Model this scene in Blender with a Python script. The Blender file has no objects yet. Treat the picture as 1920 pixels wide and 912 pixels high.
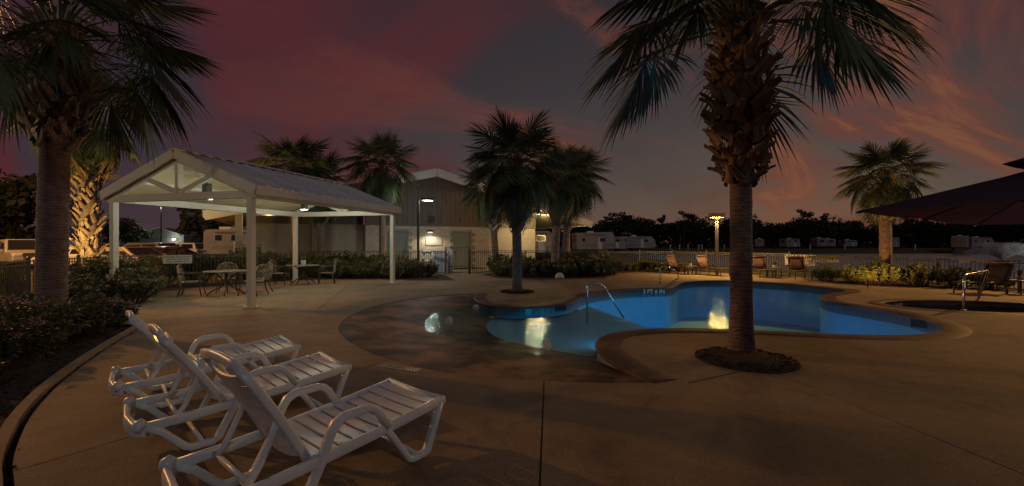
import bpy, bmesh, math, random
import numpy as np
from mathutils import Vector, Matrix, Euler
R = math.radians
S = bpy.context.scene
COL = S.collection

# ------------------------------------------------------------------ camera
H = 1.6
F = 800.0                       # focal length in photograph pixels (1920 wide)
HY = 456.0
cam_d = bpy.data.cameras.new('camera')
cam = bpy.data.objects.new('camera', cam_d); COL.objects.link(cam)
cam.location = (0, 0, H); cam.rotation_euler = (R(90), 0, 0)
cam_d.sensor_width = 36; cam_d.lens = 36 * F / 1920
cam_d.clip_end = 3000; cam_d.clip_start = 0.05
S.camera = cam

# ------------------------------------------------------------------ world: dusk sky with lit clouds
W = bpy.data.worlds.new('World'); S.world = W; W.use_nodes = True
def build_world():
    nt = W.node_tree; nt.nodes.clear(); N = nt.nodes; L = nt.links
    def n(t, **k):
        o = N.new(t)
        for a, b in k.items(): setattr(o, a, b)
        return o
    def math_(op, a, b=None, c=None, clamp=False):
        m = n('ShaderNodeMath', operation=op, use_clamp=clamp)
        for i, x in enumerate((a, b, c)):
            if x is None: continue
            if isinstance(x, (int, float)): m.inputs[i].default_value = x
            else: L.new(x, m.inputs[i])
        return m.outputs[0]
    def ramp(fac, stops):
        r = n('ShaderNodeValToRGB'); e = r.color_ramp.elements
        while len(e) < len(stops): e.new(0.5)
        for q, (p, c) in zip(e, stops): q.position = p; q.color = (*c, 1)
        L.new(fac, r.inputs[0]); return r.outputs[0]
    def mix(f, a, b, mode='MIX'):
        m = n('ShaderNodeMix', data_type='RGBA', blend_type=mode)
        if isinstance(f, (int, float)): m.inputs[0].default_value = f
        else: L.new(f, m.inputs[0])
        for i, x in ((6, a), (7, b)):
            if isinstance(x, tuple): m.inputs[i].default_value = (*x, 1)
            else: L.new(x, m.inputs[i])
        return m.outputs[2]
    tc = n('ShaderNodeTexCoord'); sep = n('ShaderNodeSeparateXYZ'); L.new(tc.outputs['Generated'], sep.inputs[0])
    X, Y, Z = sep.outputs
    zc = math_('MAXIMUM', Z, 0.0)
    # closeness to the sunset bearing
    az = R(31)
    hor = math_('POWER', math_('ADD', math_('MULTIPLY', X, X), math_('MULTIPLY', Y, Y)), 0.5)
    dot = math_('DIVIDE', math_('ADD', math_('MULTIPLY', X, math.sin(az)), math_('MULTIPLY', Y, math.cos(az))), math_('MAXIMUM', hor, 0.01))
    west = math_('MULTIPLY_ADD', dot, 0.5, 0.5, clamp=True)          # 1 at the sunset bearing, 0 opposite
    west = math_('POWER', west, 4.0)
    cold = ramp(zc, [(0, (.034, .022, .036)), (.12, (.032, .020, .034)), (.4, (.021, .0155, .025)), (1, (.018, .0140, .023))])
    warm = ramp(zc, [(0, (.112, .066, .044)), (.07, (.090, .064, .050)), (.16, (.068, .055, .050)), (.34, (.038, .033, .035)), (.62, (.022, .016, .020)), (1, (.016, .0135, .020))])
    base = mix(west, cold, warm)
    # clouds on a plane overhead
    den = math_('ADD', zc, 0.42)
    comb = n('ShaderNodeCombineXYZ'); L.new(math_('DIVIDE', X, den), comb.inputs[0]); L.new(math_('DIVIDE', Y, den), comb.inputs[1])
    def cloud(scale, loc, rot, sx, sy, lo, hi, detail=7, rough=.55, dist=.6):
        mp = n('ShaderNodeMapping', vector_type='TEXTURE'); mp.inputs['Rotation'].default_value = (0, 0, R(rot)); mp.inputs['Scale'].default_value = (sx, sy, 1)
        mp.inputs['Location'].default_value = loc
        L.new(comb.outputs[0], mp.inputs[0])
        no = n('ShaderNodeTexNoise'); no.inputs['Scale'].default_value = scale; no.inputs['Detail'].default_value = detail
        no.inputs['Roughness'].default_value = rough; no.inputs['Distortion'].default_value = dist
        L.new(mp.outputs[0], no.inputs['Vector'])
        mr = n('ShaderNodeMapRange', interpolation_type='SMOOTHSTEP'); mr.inputs[1].default_value = lo; mr.inputs[2].default_value = hi
        L.new(no.outputs[0], mr.inputs[0]); return mr.outputs[0]
    red = cloud(1.15, (.152, 5.012, 0), -38, 1.9, .8, .47, .62, 6, .52, .4)
    col = mix(math_('MULTIPLY', red, .8), base, mix(west, (.076, .0130, .0180), (.078, .022, .023)))
    pink = cloud(2.1, (-3.969, 7.494, 0), 20, 1.8, .8, .45, .66, 9, .62, .9)
    pk = math_('MULTIPLY', pink, math_('POWER', west, 1.3))
    col = mix(pk, col, (.140, .040, .027))
    core = n('ShaderNodeMapRange', interpolation_type='SMOOTHSTEP'); core.inputs[1].default_value = .55; core.inputs[2].default_value = .95; L.new(pk, core.inputs[0])
    col = mix(math_('MULTIPLY', core.outputs[0], .8), col, (.165, .070, .036))
    grey = cloud(1.6, (-.186, -8.468, 0), 10, 1.6, .8, .47, .75, 6, .55, .4)
    col = mix(math_('MULTIPLY', grey, .45), col, mix(.5, base, (.022, .018, .021)))
    sky = n('ShaderNodeTexSky', sky_type='NISHITA'); sky.sun_disc = False
    sky.sun_elevation = R(1.0); sky.sun_rotation = R(33); sky.altitude = 0
    bg1 = n('ShaderNodeBackground'); L.new(sky.outputs[0], bg1.inputs[0]); bg1.inputs[1].default_value = 0.0022
    bg2 = n('ShaderNodeBackground'); L.new(col, bg2.inputs[0]); bg2.inputs[1].default_value = 1.10
    add = n('ShaderNodeAddShader'); L.new(bg1.outputs[0], add.inputs[0]); L.new(bg2.outputs[0], add.inputs[1])
    out = n('ShaderNodeOutputWorld'); L.new(add.outputs[0], out.inputs[0])
build_world()

# soft cool fill light, added behind the camera to lift roof and loungers
sd = bpy.data.lights.new('sun', 'SUN'); sd.energy = 0.15; sd.angle = R(14); sd.color = (.84, 1., 1.)
sun = bpy.data.objects.new('sun', sd); COL.objects.link(sun); sun.rotation_euler = Vector((.42, -.76, .50)).to_track_quat('Z', 'Y').to_euler()

S.view_settings.view_transform = 'Standard'; S.view_settings.look = 'None'
S.view_settings.exposure = 0; S.view_settings.gamma = 1
S.render.engine = 'CYCLES'
S.cycles.max_bounces = 8; S.cycles.transparent_max_bounces = 16
S.cycles.caustics_reflective = False; S.cycles.caustics_refractive = False
S.cycles.sample_clamp_indirect = 3.0

# ------------------------------------------------------------------ pixel -> place
def G(px, py, z=0.0):
    d = (H - z) * F / (py - HY)
    return Vector(((px - 960) / F * d, d, z))
def at(px, d, z=0.0):
    return Vector(((px - 960) / F * d, d, z))

# ------------------------------------------------------------------ materials
MATS = {}
def mat(name, col, rough=.7, var=.15, scale=6., bump=0., bscale=40., metal=0., spec=.5, col2=None, coord='Object', detail=5, sub=None, coat=0):
    if name in MATS: return MATS[name]
    m = bpy.data.materials.new(name); m.use_nodes = True; nt = m.node_tree; N = nt.nodes; L = nt.links
    b = N['Principled BSDF']; b.inputs['Roughness'].default_value = rough; b.inputs['Metallic'].default_value = metal
    b.inputs['Specular IOR Level'].default_value = spec
    if coat: b.inputs['Coat Weight'].default_value = coat
    tc = N.new('ShaderNodeTexCoord')
    no = N.new('ShaderNodeTexNoise'); no.inputs['Scale'].default_value = scale; no.inputs['Detail'].default_value = detail
    no.inputs['Roughness'].default_value = .62
    L.new(tc.outputs[coord], no.inputs['Vector'])
    r = N.new('ShaderNodeValToRGB'); e = r.color_ramp.elements
    c2 = col2 or tuple(min(1, c * (1 + var)) for c in col)
    c1 = col if col2 else tuple(c * (1 - var) for c in col)
    e[0].position = .32; e[0].color = (*c1, 1); e[1].position = .68; e[1].color = (*c2, 1)
    L.new(no.outputs[0], r.inputs[0]); L.new(r.outputs[0], b.inputs['Base Color'])
    if bump:
        n2 = N.new('ShaderNodeTexNoise'); n2.inputs['Scale'].default_value = bscale; n2.inputs['Detail'].default_value = 4
        L.new(tc.outputs[coord], n2.inputs['Vector'])
        bp = N.new('ShaderNodeBump'); bp.inputs['Strength'].default_value = bump; bp.inputs['Distance'].default_value = .02
        L.new(n2.outputs[0], bp.inputs['Height']); L.new(bp.outputs[0], b.inputs['Normal'])
    MATS[name] = m; return m
def vary(m, lo=.6, hi=1.5):
    nt = m.node_tree; N = nt.nodes; L = nt.links; b = N['Principled BSDF']; src = b.inputs['Base Color'].links[0].from_socket
    oi = N.new('ShaderNodeObjectInfo'); mr = N.new('ShaderNodeMapRange'); mr.inputs[3].default_value = lo; mr.inputs[4].default_value = hi; L.new(oi.outputs['Random'], mr.inputs[0])
    mx = N.new('ShaderNodeMix'); mx.data_type = 'RGBA'; mx.blend_type = 'MULTIPLY'; mx.inputs[0].default_value = 1
    L.new(src, mx.inputs[6]); L.new(mr.outputs[0], mx.inputs[7]); L.new(mx.outputs[2], b.inputs['Base Color'])
def emit(name, col, st):
    if name in MATS: return MATS[name]
    m = bpy.data.materials.new(name); m.use_nodes = True; nt = m.node_tree
    b = nt.nodes['Principled BSDF']; b.inputs['Base Color'].default_value = (.8, .8, .8, 1)
    b.inputs['Emission Color'].default_value = (*col, 1); b.inputs['Emission Strength'].default_value = st
    MATS[name] = m; return m

def concrete():
    m = mat('deck_concrete', (.29, .200, .124), .85, .13, 1.1, .25, 90., coord='Object')
    nt = m.node_tree; N = nt.nodes; L = nt.links; b = N['Principled BSDF']
    src = b.inputs['Base Color'].links[0].from_socket
    tc = N.new('ShaderNodeTexCoord')
    sp = N.new('ShaderNodeTexNoise'); sp.inputs['Scale'].default_value = 55; sp.inputs['Detail'].default_value = 2
    L.new(tc.outputs['Object'], sp.inputs['Vector'])
    mr = N.new('ShaderNodeMapRange'); mr.inputs[1].default_value = .36; mr.inputs[2].default_value = .46; mr.inputs[3].default_value = .62; mr.inputs[4].default_value = 1
    L.new(sp.outputs[0], mr.inputs[0])
    st = N.new('ShaderNodeTexNoise'); st.inputs['Scale'].default_value = .5; st.inputs['Detail'].default_value = 8; st.inputs['Roughness'].default_value = .7
    L.new(tc.outputs['Object'], st.inputs['Vector'])
    m2 = N.new('ShaderNodeMapRange'); m2.inputs[1].default_value = .35; m2.inputs[2].default_value = .65; m2.inputs[3].default_value = .66; m2.inputs[4].default_value = 1.14
    L.new(st.outputs[0], m2.inputs[0])
    s3 = N.new('ShaderNodeTexNoise'); s3.inputs['Scale'].default_value = 2.3; s3.inputs['Detail'].default_value = 9; s3.inputs['Roughness'].default_value = .72; s3.inputs['Distortion'].default_value = .8; L.new(tc.outputs['Object'], s3.inputs['Vector'])
    m3 = N.new('ShaderNodeMapRange'); m3.inputs[1].default_value = .34; m3.inputs[2].default_value = .50; m3.inputs[3].default_value = .72; m3.inputs[4].default_value = 1.; L.new(s3.outputs[0], m3.inputs[0])
    m4 = N.new('ShaderNodeMath'); m4.operation = 'MULTIPLY'; L.new(m3.outputs[0], m4.inputs[0]); L.new(m2.outputs[0], m4.inputs[1])
    mu = N.new('ShaderNodeMath'); mu.operation = 'MULTIPLY'; L.new(mr.outputs[0], mu.inputs[0]); L.new(m4.outputs[0], mu.inputs[1])
    mx = N.new('ShaderNodeMix'); mx.data_type = 'RGBA'; mx.blend_type = 'MULTIPLY'; mx.inputs[0].default_value = 1
    L.new(src, mx.inputs[6]); L.new(mu.outputs[0], mx.inputs[7]); L.new(mx.outputs[2], b.inputs['Base Color'])
    return m
M_DECK = concrete()
def stamped(name, c1, c2, rough):
    m = mat(name, c1, rough, 0, 1.3, 0, col2=c2, detail=6)
    nt = m.node_tree; N = nt.nodes; L = nt.links; b = N['Principled BSDF']; b.inputs['Specular IOR Level'].default_value = .08
    for e_ in N:
        if e_.type == 'VALTORGB': e_.color_ramp.elements[0].position = .42; e_.color_ramp.elements[1].position = .6
    tc = N.new('ShaderNodeTexCoord')
    mp = N.new('ShaderNodeMapping'); mp.inputs['Scale'].default_value = (1, 1.9, 1); mp.inputs['Rotation'].default_value = (0, 0, .5); L.new(tc.outputs['Object'], mp.inputs[0])
    wn = N.new('ShaderNodeTexNoise'); wn.inputs['Scale'].default_value = 2.4; wn.inputs['Detail'].default_value = 8; wn.inputs['Roughness'].default_value = .7; L.new(mp.outputs[0], wn.inputs['Vector'])
    vo = N.new('ShaderNodeTexVoronoi'); vo.inputs['Scale'].default_value = 1.5; vo.feature = 'DISTANCE_TO_EDGE'; L.new(mp.outputs[0], vo.inputs['Vector'])
    mr = N.new('ShaderNodeMapRange'); mr.inputs[1].default_value = 0; mr.inputs[2].default_value = .03; L.new(vo.outputs['Distance'], mr.inputs[0])
    ad = N.new('ShaderNodeMath'); ad.operation = 'MULTIPLY_ADD'; ad.inputs[1].default_value = .25; L.new(mr.outputs[0], ad.inputs[0]); L.new(wn.outputs[0], ad.inputs[2])
    bp = N.new('ShaderNodeBump'); bp.inputs['Strength'].default_value = .5; bp.inputs['Distance'].default_value = .02; L.new(ad.outputs[0], bp.inputs['Height']); L.new(bp.outputs[0], b.inputs['Normal'])
    return m
M_BEACH = stamped('stamped_beach', (.060, .031, .016), (.25, .135, .066), .6)
M_COPING = stamped('stamped_coping', (.085, .050, .040), (.165, .102, .080), .6)
M_PLASTER = mat('pool_plaster', (.07, .42, .66), .6, .05, 2.)
M_SHELF = mat('shelf_plaster', (.15, .36, .50), .7, .08, 2.)
M_TILE = mat('waterline_tile', (.085, .095, .105), .3, .45, 9.)
M_RESIN = mat('white_resin', (.72, .77, .80), .33, .075, 7., .04, 60.)
M_POST = mat('cream_paint', (.68, .61, .51), .5, .05, 3.)
M_METALROOF = mat('galvanised_roof', (.76, .78, .79), .45, .10, 2.5, metal=.1)
M_BRONZE = mat('bronze_paint', (.055, .042, .032), .5, .2, 8.)
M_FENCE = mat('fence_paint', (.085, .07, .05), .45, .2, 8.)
M_FENCE_LIT = mat('lamplit_fence_paint', (.22, .18, .12), .5, .15, 8.)  # same dark fence made lighter: amber lamplight put into the colour
M_BLOCK = mat('cream_block', (.52, .45, .36), .9, .1, 5., .5, 30.)
M_SIDING = mat('tan_siding', (.15, .118, .088), .6, .08, 3.)
M_WINGW = mat('wing_wall', (.40, .33, .25), .9, .1, 4., .4, 20.)
M_DOOR = mat('grey_green_door', (.20, .215, .19), .5, .06, 4.)
M_ROOFW = mat('pale_fascia', (.68, .61, .56), .55, .06, 2.)
M_SOFFIT = mat('soffit', (.55, .48, .36), .7, .05, 2.)
M_CEIL = mat('ceiling_boards', (.62, .51, .30), .7, .05, 2.)
M_DARK = mat('dark_void', (.02, .02, .02), .8, .2)
M_STEEL = mat('stainless', (.62, .62, .62), .22, .05, 3., metal=1.)
M_BARK = mat('palm_trunk', (.20, .135, .115), .95, .35, 9., .8, 26.)
def rings():
    nt = M_BARK.node_tree; N = nt.nodes; L = nt.links; b = N['Principled BSDF']; tc = N.new('ShaderNodeTexCoord')
    wv = N.new('ShaderNodeTexWave'); wv.bands_direction = 'Z'; wv.inputs['Scale'].default_value = 5.5; wv.inputs['Distortion'].default_value = 9.; wv.inputs['Detail'].default_value = 5; wv.inputs['Detail Scale'].default_value = 1.6; wv.inputs['Detail Roughness'].default_value = .7
    L.new(tc.outputs['Object'], wv.inputs['Vector']); old = b.inputs['Normal'].links[0].from_node
    bp = N.new('ShaderNodeBump'); bp.inputs['Strength'].default_value = .45; bp.inputs['Distance'].default_value = .03; L.new(wv.outputs['Fac'], bp.inputs['Height']); L.new(old.outputs[0], bp.inputs['Normal']); L.new(bp.outputs[0], b.inputs['Normal'])
    src = b.inputs['Base Color'].links[0].from_socket; mr = N.new('ShaderNodeMapRange'); mr.inputs[3].default_value = .75; mr.inputs[4].default_value = 1.12; L.new(wv.outputs['Fac'], mr.inputs[0])
    mx = N.new('ShaderNodeMix'); mx.data_type = 'RGBA'; mx.blend_type = 'MULTIPLY'; mx.inputs[0].default_value = 1; L.new(src, mx.inputs[6]); L.new(mr.outputs[0], mx.inputs[7]); L.new(mx.outputs[2], b.inputs['Base Color'])
rings()
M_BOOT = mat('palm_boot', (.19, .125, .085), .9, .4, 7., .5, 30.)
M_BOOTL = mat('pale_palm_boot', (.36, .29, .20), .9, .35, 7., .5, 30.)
M_FROND = mat('palm_frond', (.038, .062, .026), .55, 0, 2.2, col2=(.085, .110, .045))
M_DEADFR = mat('dry_frond', (.20, .13, .06), .8, .3, 5.)
M_PETI = mat('petiole', (.10, .11, .04), .6, .2, 5.)
M_LEAF1 = mat('oleander_leaf', (.045, .065, .026), .5, 0, 3.5, col2=(.14, .13, .055))
M_LEAF2 = mat('hedge_leaf', (.065, .095, .022), .6, 0, 3., col2=(.18, .18, .05))
M_LEAF3 = mat('grassy_leaf', (.14, .13, .04), .7, 0, 3., col2=(.28, .22, .07))
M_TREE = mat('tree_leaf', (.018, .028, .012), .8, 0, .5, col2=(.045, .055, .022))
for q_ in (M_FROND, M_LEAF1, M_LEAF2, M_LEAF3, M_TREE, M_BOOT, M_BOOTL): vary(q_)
for q_ in (M_BLOCK, M_SIDING, M_METALROOF, M_RESIN, M_DECK, M_TILE): vary(q_, .93, 1.07)
M_PINK = mat('pink_petal', (.52, .22, .22), .7, .2, 9.)
M_CREAMFL = mat('cream_petal', (.45, .36, .24), .7, .2, 9.)
M_STEM = mat('stem', (.10, .065, .035), .9, .25, 6.)
M_MULCH = mat('mulch', (.018, .011, .008), 1., 0, 28., .9, 60., col2=(.075, .045, .028))
M_GRASS = mat('lawn', (.045, .055, .02), 1., 0, 1.5, .5, 20., col2=(.10, .085, .03))
M_ASPH = mat('asphalt', (.055, .053, .05), .95, .2, 3., .3, 60.)
M_CURB = mat('edging', (.24, .17, .11), .8, .2, 4., .3, 50.)
M_SIGN = mat('sign_white', (.74, .71, .63), .5, .04)
M_INK = mat('sign_ink', (.05, .045, .04), .6, .1)
M_SLING = mat('sling_brown', (.12, .06, .05), .75, .12, 14., .2, 120.)
M_WHITEP = mat('white_paint', (.72, .72, .70), .35, .05, 2.)
M_SILVER = mat('silver_paint', (.50, .49, .50), .3, .04, 2., metal=.3, coat=.5)
M_CHAMP = mat('champagne_paint', (.55, .47, .43), .3, .04, 2., coat=.5)
M_REDCAR = mat('maroon_paint', (.13, .015, .02), .3, .05, 2., coat=.5)
M_GLASS = mat('dark_glass', (.015, .017, .02), .16, .05, spec=.8)
M_TYRE = mat('tyre', (.02, .02, .02), .85, .2)
M_CAST = mat('cast_aluminium', (.075, .06, .045), .45, .25, 12., metal=.3)
M_CASTL = mat('worn_cast_aluminium', (.22, .19, .14), .45, .25, 12., metal=.2)
M_CANOPY = mat('navy_canvas', (.018, .022, .05), .9, .1, 20., .2, 200.)
def canvas():
    nt = M_CANOPY.node_tree; N = nt.nodes; L = nt.links; b = N['Principled BSDF']; out = N['Material Output']
    t = N.new('ShaderNodeBsdfTranslucent'); t.inputs[0].default_value = (.60, .26, .40, 1)
    mx = N.new('ShaderNodeMixShader'); mx.inputs[0].default_value = .11
    L.new(b.outputs[0], mx.inputs[1]); L.new(t.outputs[0], mx.inputs[2]); L.new(mx.outputs[0], out.inputs[0])
canvas()
M_STONE = mat('pale_stone', (.45, .43, .38), .85, .2, 10., .5, 30.)

def water_mat(name, tint, rough, bstr, bscale, dist=.02, body=None, fk=.58, fp=8.5):
    m = bpy.data.materials.new(name); m.use_nodes = True; nt = m.node_tree; N = nt.nodes; L = nt.links; N.clear()
    tc = N.new('ShaderNodeTexCoord'); mp = N.new('ShaderNodeMapping'); mp.inputs['Scale'].default_value = (1, .6, 1); L.new(tc.outputs['Object'], mp.inputs[0])
    no = N.new('ShaderNodeTexNoise'); no.inputs['Scale'].default_value = bscale; no.inputs['Detail'].default_value = 3; L.new(mp.outputs[0], no.inputs['Vector'])
    bp = N.new('ShaderNodeBump'); bp.inputs['Strength'].default_value = bstr; bp.inputs['Distance'].default_value = dist; L.new(no.outputs[0], bp.inputs['Height'])
    ge = N.new('ShaderNodeNewGeometry'); dp = N.new('ShaderNodeVectorMath'); dp.operation = 'DOT_PRODUCT'; L.new(bp.outputs[0], dp.inputs[0]); L.new(ge.outputs['Incoming'], dp.inputs[1])
    def mth(op, a, b_, c=None):
        m_ = N.new('ShaderNodeMath'); m_.operation = op; L.new(a, m_.inputs[0]) if not isinstance(a, (int, float)) else setattr(m_.inputs[0], 'default_value', a)
        for i_, x_ in ((1, b_), (2, c)):
            if x_ is None: continue
            if isinstance(x_, (int, float)): m_.inputs[i_].default_value = x_
            else: L.new(x_, m_.inputs[i_])
        return m_
    ab = mth('ABSOLUTE', dp.outputs['Value'], None); om = mth('SUBTRACT', 1.0, ab.outputs[0]); pw = mth('POWER', om.outputs[0], fp); fr = mth('MULTIPLY_ADD', pw.outputs[0], fk, .02)
    tr = N.new('ShaderNodeBsdfTransparent') if body is None else N.new('ShaderNodeBsdfDiffuse')
    tr.inputs[0].default_value = (*(tint if body is None else body), 1)
    gl = N.new('ShaderNodeBsdfGlossy'); gl.inputs['Roughness'].default_value = rough; gl.inputs[0].default_value = (.68, .9, 1, 1); L.new(bp.outputs[0], gl.inputs['Normal'])
    mx = N.new('ShaderNodeMixShader'); L.new(fr.outputs[0], mx.inputs[0]); L.new(tr.outputs[0], mx.inputs[1]); L.new(gl.outputs[0], mx.inputs[2])
    o = N.new('ShaderNodeOutputMaterial'); L.new(mx.outputs[0], o.inputs[0]); return m
M_WATER = water_mat('pool_water', (.80, .95, 1.0), .03, .8, 8.0)
M_SPAW = water_mat('spa_water', (.6, .7, .7), .03, .15, 4.)
M_LAKE = water_mat('lake_water', (0, 0, 0),   .25, .5, .9, .3, body=(.035, .045, .050), fk=.85, fp=4.)
def spray_mat(name, alpha, col=(.85, .86, .85), em=0):
    m = bpy.data.materials.new(name); m.use_nodes = True; nt = m.node_tree; N = nt.nodes; L = nt.links; N.clear()
    tr = N.new('ShaderNodeBsdfTransparent'); di = N.new('ShaderNodeBsdfDiffuse'); di.inputs[0].default_value = (*col, 1)
    tl = N.new('ShaderNodeBsdfTranslucent'); tl.inputs[0].default_value = (*col, 1)
    a = N.new('ShaderNodeMixShader'); a.inputs[0].default_value = .5; L.new(di.outputs[0], a.inputs[1]); L.new(tl.outputs[0], a.inputs[2])
    tc = N.new('ShaderNodeTexCoord'); no = N.new('ShaderNodeTexNoise'); no.inputs['Scale'].default_value = 1.2; no.inputs['Detail'].default_value = 3
    mp = N.new('ShaderNodeMapping'); mp.inputs['Scale'].default_value = (1, 1, .35); L.new(tc.outputs['Object'], mp.inputs[0]); L.new(mp.outputs[0], no.inputs['Vector'])
    mr = N.new('ShaderNodeMapRange'); mr.inputs[1].default_value = .3; mr.inputs[2].default_value = .75; mr.inputs[4].default_value = alpha; L.new(no.outputs[0], mr.inputs[0])
    mx = N.new('ShaderNodeMixShader'); L.new(mr.outputs[0], mx.inputs[0]); L.new(tr.outputs[0], mx.inputs[1]); L.new(a.outputs[0], mx.inputs[2])
    o = N.new('ShaderNodeOutputMaterial'); L.new(mx.outputs[0], o.inputs[0]); return m
M_SPRAY = spray_mat('spray', .12)
M_MIST = spray_mat('mist', .40)
M_FALL = spray_mat('falling_mist', .04)
M_BUBBLE = spray_mat('bubbler_water', .55, (.7, .7, .68))

# ------------------------------------------------------------------ mesh helpers
class MB:
    def __init__(s): s.v = []; s.f = []
    def add(s, vs, fs, M=None):
        o = len(s.v)
        s.v += [tuple(M @ Vector(p)) if M else tuple(p) for p in vs]
        s.f += [tuple(i + o for i in f) for f in fs]
        return s
    def box(s, c, d, M=None, rz=0):
        x, y, z = (k / 2 for k in d)
        vs = [(sx * x, sy * y, sz * z) for sz in (-1, 1) for sx, sy in ((-1, -1), (1, -1), (1, 1), (-1, 1))]
        T = Matrix.Translation(Vector(c)) @ Matrix.Rotation(rz, 4, 'Z')
        if M: T = M @ T
        return s.add(vs, [(3, 2, 1, 0), (4, 5, 6, 7), (0, 1, 5, 4), (1, 2, 6, 5), (2, 3, 7, 6), (3, 0, 4, 7)], T)
    def bar(s, a, b, w, h, up=(0, 0, 1)):
        a, b = Vector(a), Vector(b); t = (b - a).normalized(); up = Vector(up)
        if abs(t.dot(up)) > .98: up = Vector((0, 1, 0))
        sd = t.cross(up).normalized(); u = sd.cross(t)
        vs = [p + sd * i * w / 2 + u * j * h / 2 for p in (a, b) for i, j in ((-1, -1), (1, -1), (1, 1), (-1, 1))]
        return s.add(vs, [(0, 1, 2, 3), (7, 6, 5, 4), (4, 5, 1, 0), (5, 6, 2, 1), (6, 7, 3, 2), (7, 4, 0, 3)])
    def tube(s, pts, r, n=8, side=None, w=None, h=None, sq=1.0, cap=True):
        pts = [Vector(p) for p in pts]; k = len(pts)
        rs = r if isinstance(r, (list, tuple)) else [r] * k
        o = len(s.v); pn = None
        for i, p in enumerate(pts):
            t = (pts[min(i + 1, k - 1)] - pts[max(i - 1, 0)]).normalized()
            if side is not None: sd = Vector(side); sd = (sd - t * sd.dot(t)).normalized()
            elif pn is None:
                a = Vector((0, 0, 1)) if abs(t.z) < .9 else Vector((1, 0, 0)); sd = t.cross(a).normalized()
            else: sd = (pn - t * pn.dot(t)).normalized()
            pn = sd; u = sd.cross(t)
            mi = 1.0
            if 0 < i < k - 1:
                a1 = (pts[i] - pts[i - 1]).normalized(); c = max(.5, a1.dot(t)); mi = 1 / c if sq != 1 else 1
            for j in range(n):
                th = 2 * math.pi * (j + .5) / n; c, sn = math.cos(th), math.sin(th)
                if sq != 1: c = math.copysign(abs(c) ** sq, c); sn = math.copysign(abs(sn) ** sq, sn)
                q = p + sd * c * (w / 2 if w else rs[i]) + u * sn * (h / 2 if h else rs[i]) * mi
                s.v.append(tuple(q))
        for i in range(k - 1):
            for j in range(n):
                a = o + i * n + j; b = o + i * n + (j + 1) % n
                s.f.append((a, b, b + n, a + n))
        if cap:
            s.f.append(tuple(o + j for j in reversed(range(n)))); s.f.append(tuple(o + (k - 1) * n + j for j in range(n)))
        return s
    def lathe(s, prof, n=16, M=None, cap=True):
        vs = []; fs = []
        for r, z in prof:
            for j in range(n):
                a = 2 * math.pi * j / n; vs.append((r * math.cos(a), r * math.sin(a), z))
        k = len(prof)
        for i in range(k - 1):
            for j in range(n):
                a = i * n + j; b = i * n + (j + 1) % n; fs.append((a, b, b + n, a + n))
        if cap: fs.append(tuple(reversed(range(n)))); fs.append(tuple((k - 1) * n + j for j in range(n)))
        return s.add(vs, fs, M)
    def prism(s, poly, y0, y1, axis='y', M=None):
        # poly of (a,b): axis y -> (x,z) extruded along y ; axis z -> (x,y) extruded along z
        k = len(poly); P = (lambda a, b, t: (a, t, b)) if axis == 'y' else (lambda a, b, t: (a, b, t))
        vs = [P(a, b, y0) for a, b in poly] + [P(a, b, y1) for a, b in poly]
        fs = [tuple(range(k)), tuple(reversed(range(k, 2 * k)))] + [(i, i + k, (i + 1) % k + k, (i + 1) % k) for i in range(k)]
        return s.add(vs, fs, M)
    def mesh(s, name, m=None, smooth=False, fix=True):
        me = bpy.data.meshes.new(name); me.from_pydata(s.v, [], s.f)
        if fix:
            bm = bmesh.new(); bm.from_mesh(me); bmesh.ops.recalc_face_normals(bm, faces=bm.faces); bm.to_mesh(me); bm.free()
        if m: me.materials.append(m)
        if smooth:
            for p in me.polygons: p.use_smooth = True
        return me
    def build(s, name, m, parent=None, smooth=False, bevel=0, fix=True):
        return put(name, s.mesh(name, m, smooth, fix), parent, bevel=bevel)
def put(name, me, parent=None, loc=(0, 0, 0), rot=(0, 0, 0), scale=(1, 1, 1), bevel=0):
    o = bpy.data.objects.new(name, me); COL.objects.link(o); o.parent = parent
    o.location = loc; o.rotation_euler = rot; o.scale = scale
    if bevel:
        b = o.modifiers.new('bevel', 'BEVEL'); b.width = bevel; b.segments = 2; b.limit_method = 'ANGLE'
    return o
def tag(o, label, cat, group=None, kind=None):
    o['label'] = label; o['category'] = cat
    if group: o['group'] = group
    if kind: o['kind'] = kind
    return o
def thing(name, label, cat, loc=(0, 0, 0), rz=0, group=None):
    o = bpy.data.objects.new(name, None); COL.objects.link(o); o.location = loc; o.rotation_euler = (0, 0, rz)
    o.empty_display_size = .2
    return tag(o, label, cat, group)
def copy_tree(o, parent=None):
    c = o.copy(); COL.objects.link(c)
    c.parent = parent
    for ch in [x for x in bpy.data.objects if x.parent == o]: copy_tree(ch, c)
    return c
def dup(o, loc, rz, label=None, group=None, sc=None):
    c = copy_tree(o); c.location = loc; c.rotation_euler = (0, 0, rz)
    if sc: c.scale = (sc, sc, sc) if isinstance(sc, (int, float)) else sc
    if label: c['label'] = label
    if group: c['group'] = group
    return c
def struct(o): o['kind'] = 'structure'; return o
def light(name, kind, loc, energy, col, parent=None, size=.1, rot=(0, 0, 0), spot=None, blend=.6):
    d = bpy.data.lights.new(name, kind); d.energy = energy; d.color = col
    if kind in ('POINT', 'SPOT'): d.shadow_soft_size = size
    if kind == 'SPOT': d.spot_size = R(spot); d.spot_blend = blend
    if kind == 'AREA': d.size = size
    o = bpy.data.objects.new(name, d); COL.objects.link(o); o.parent = parent; o.location = loc; o.rotation_euler = rot
    return o
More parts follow.
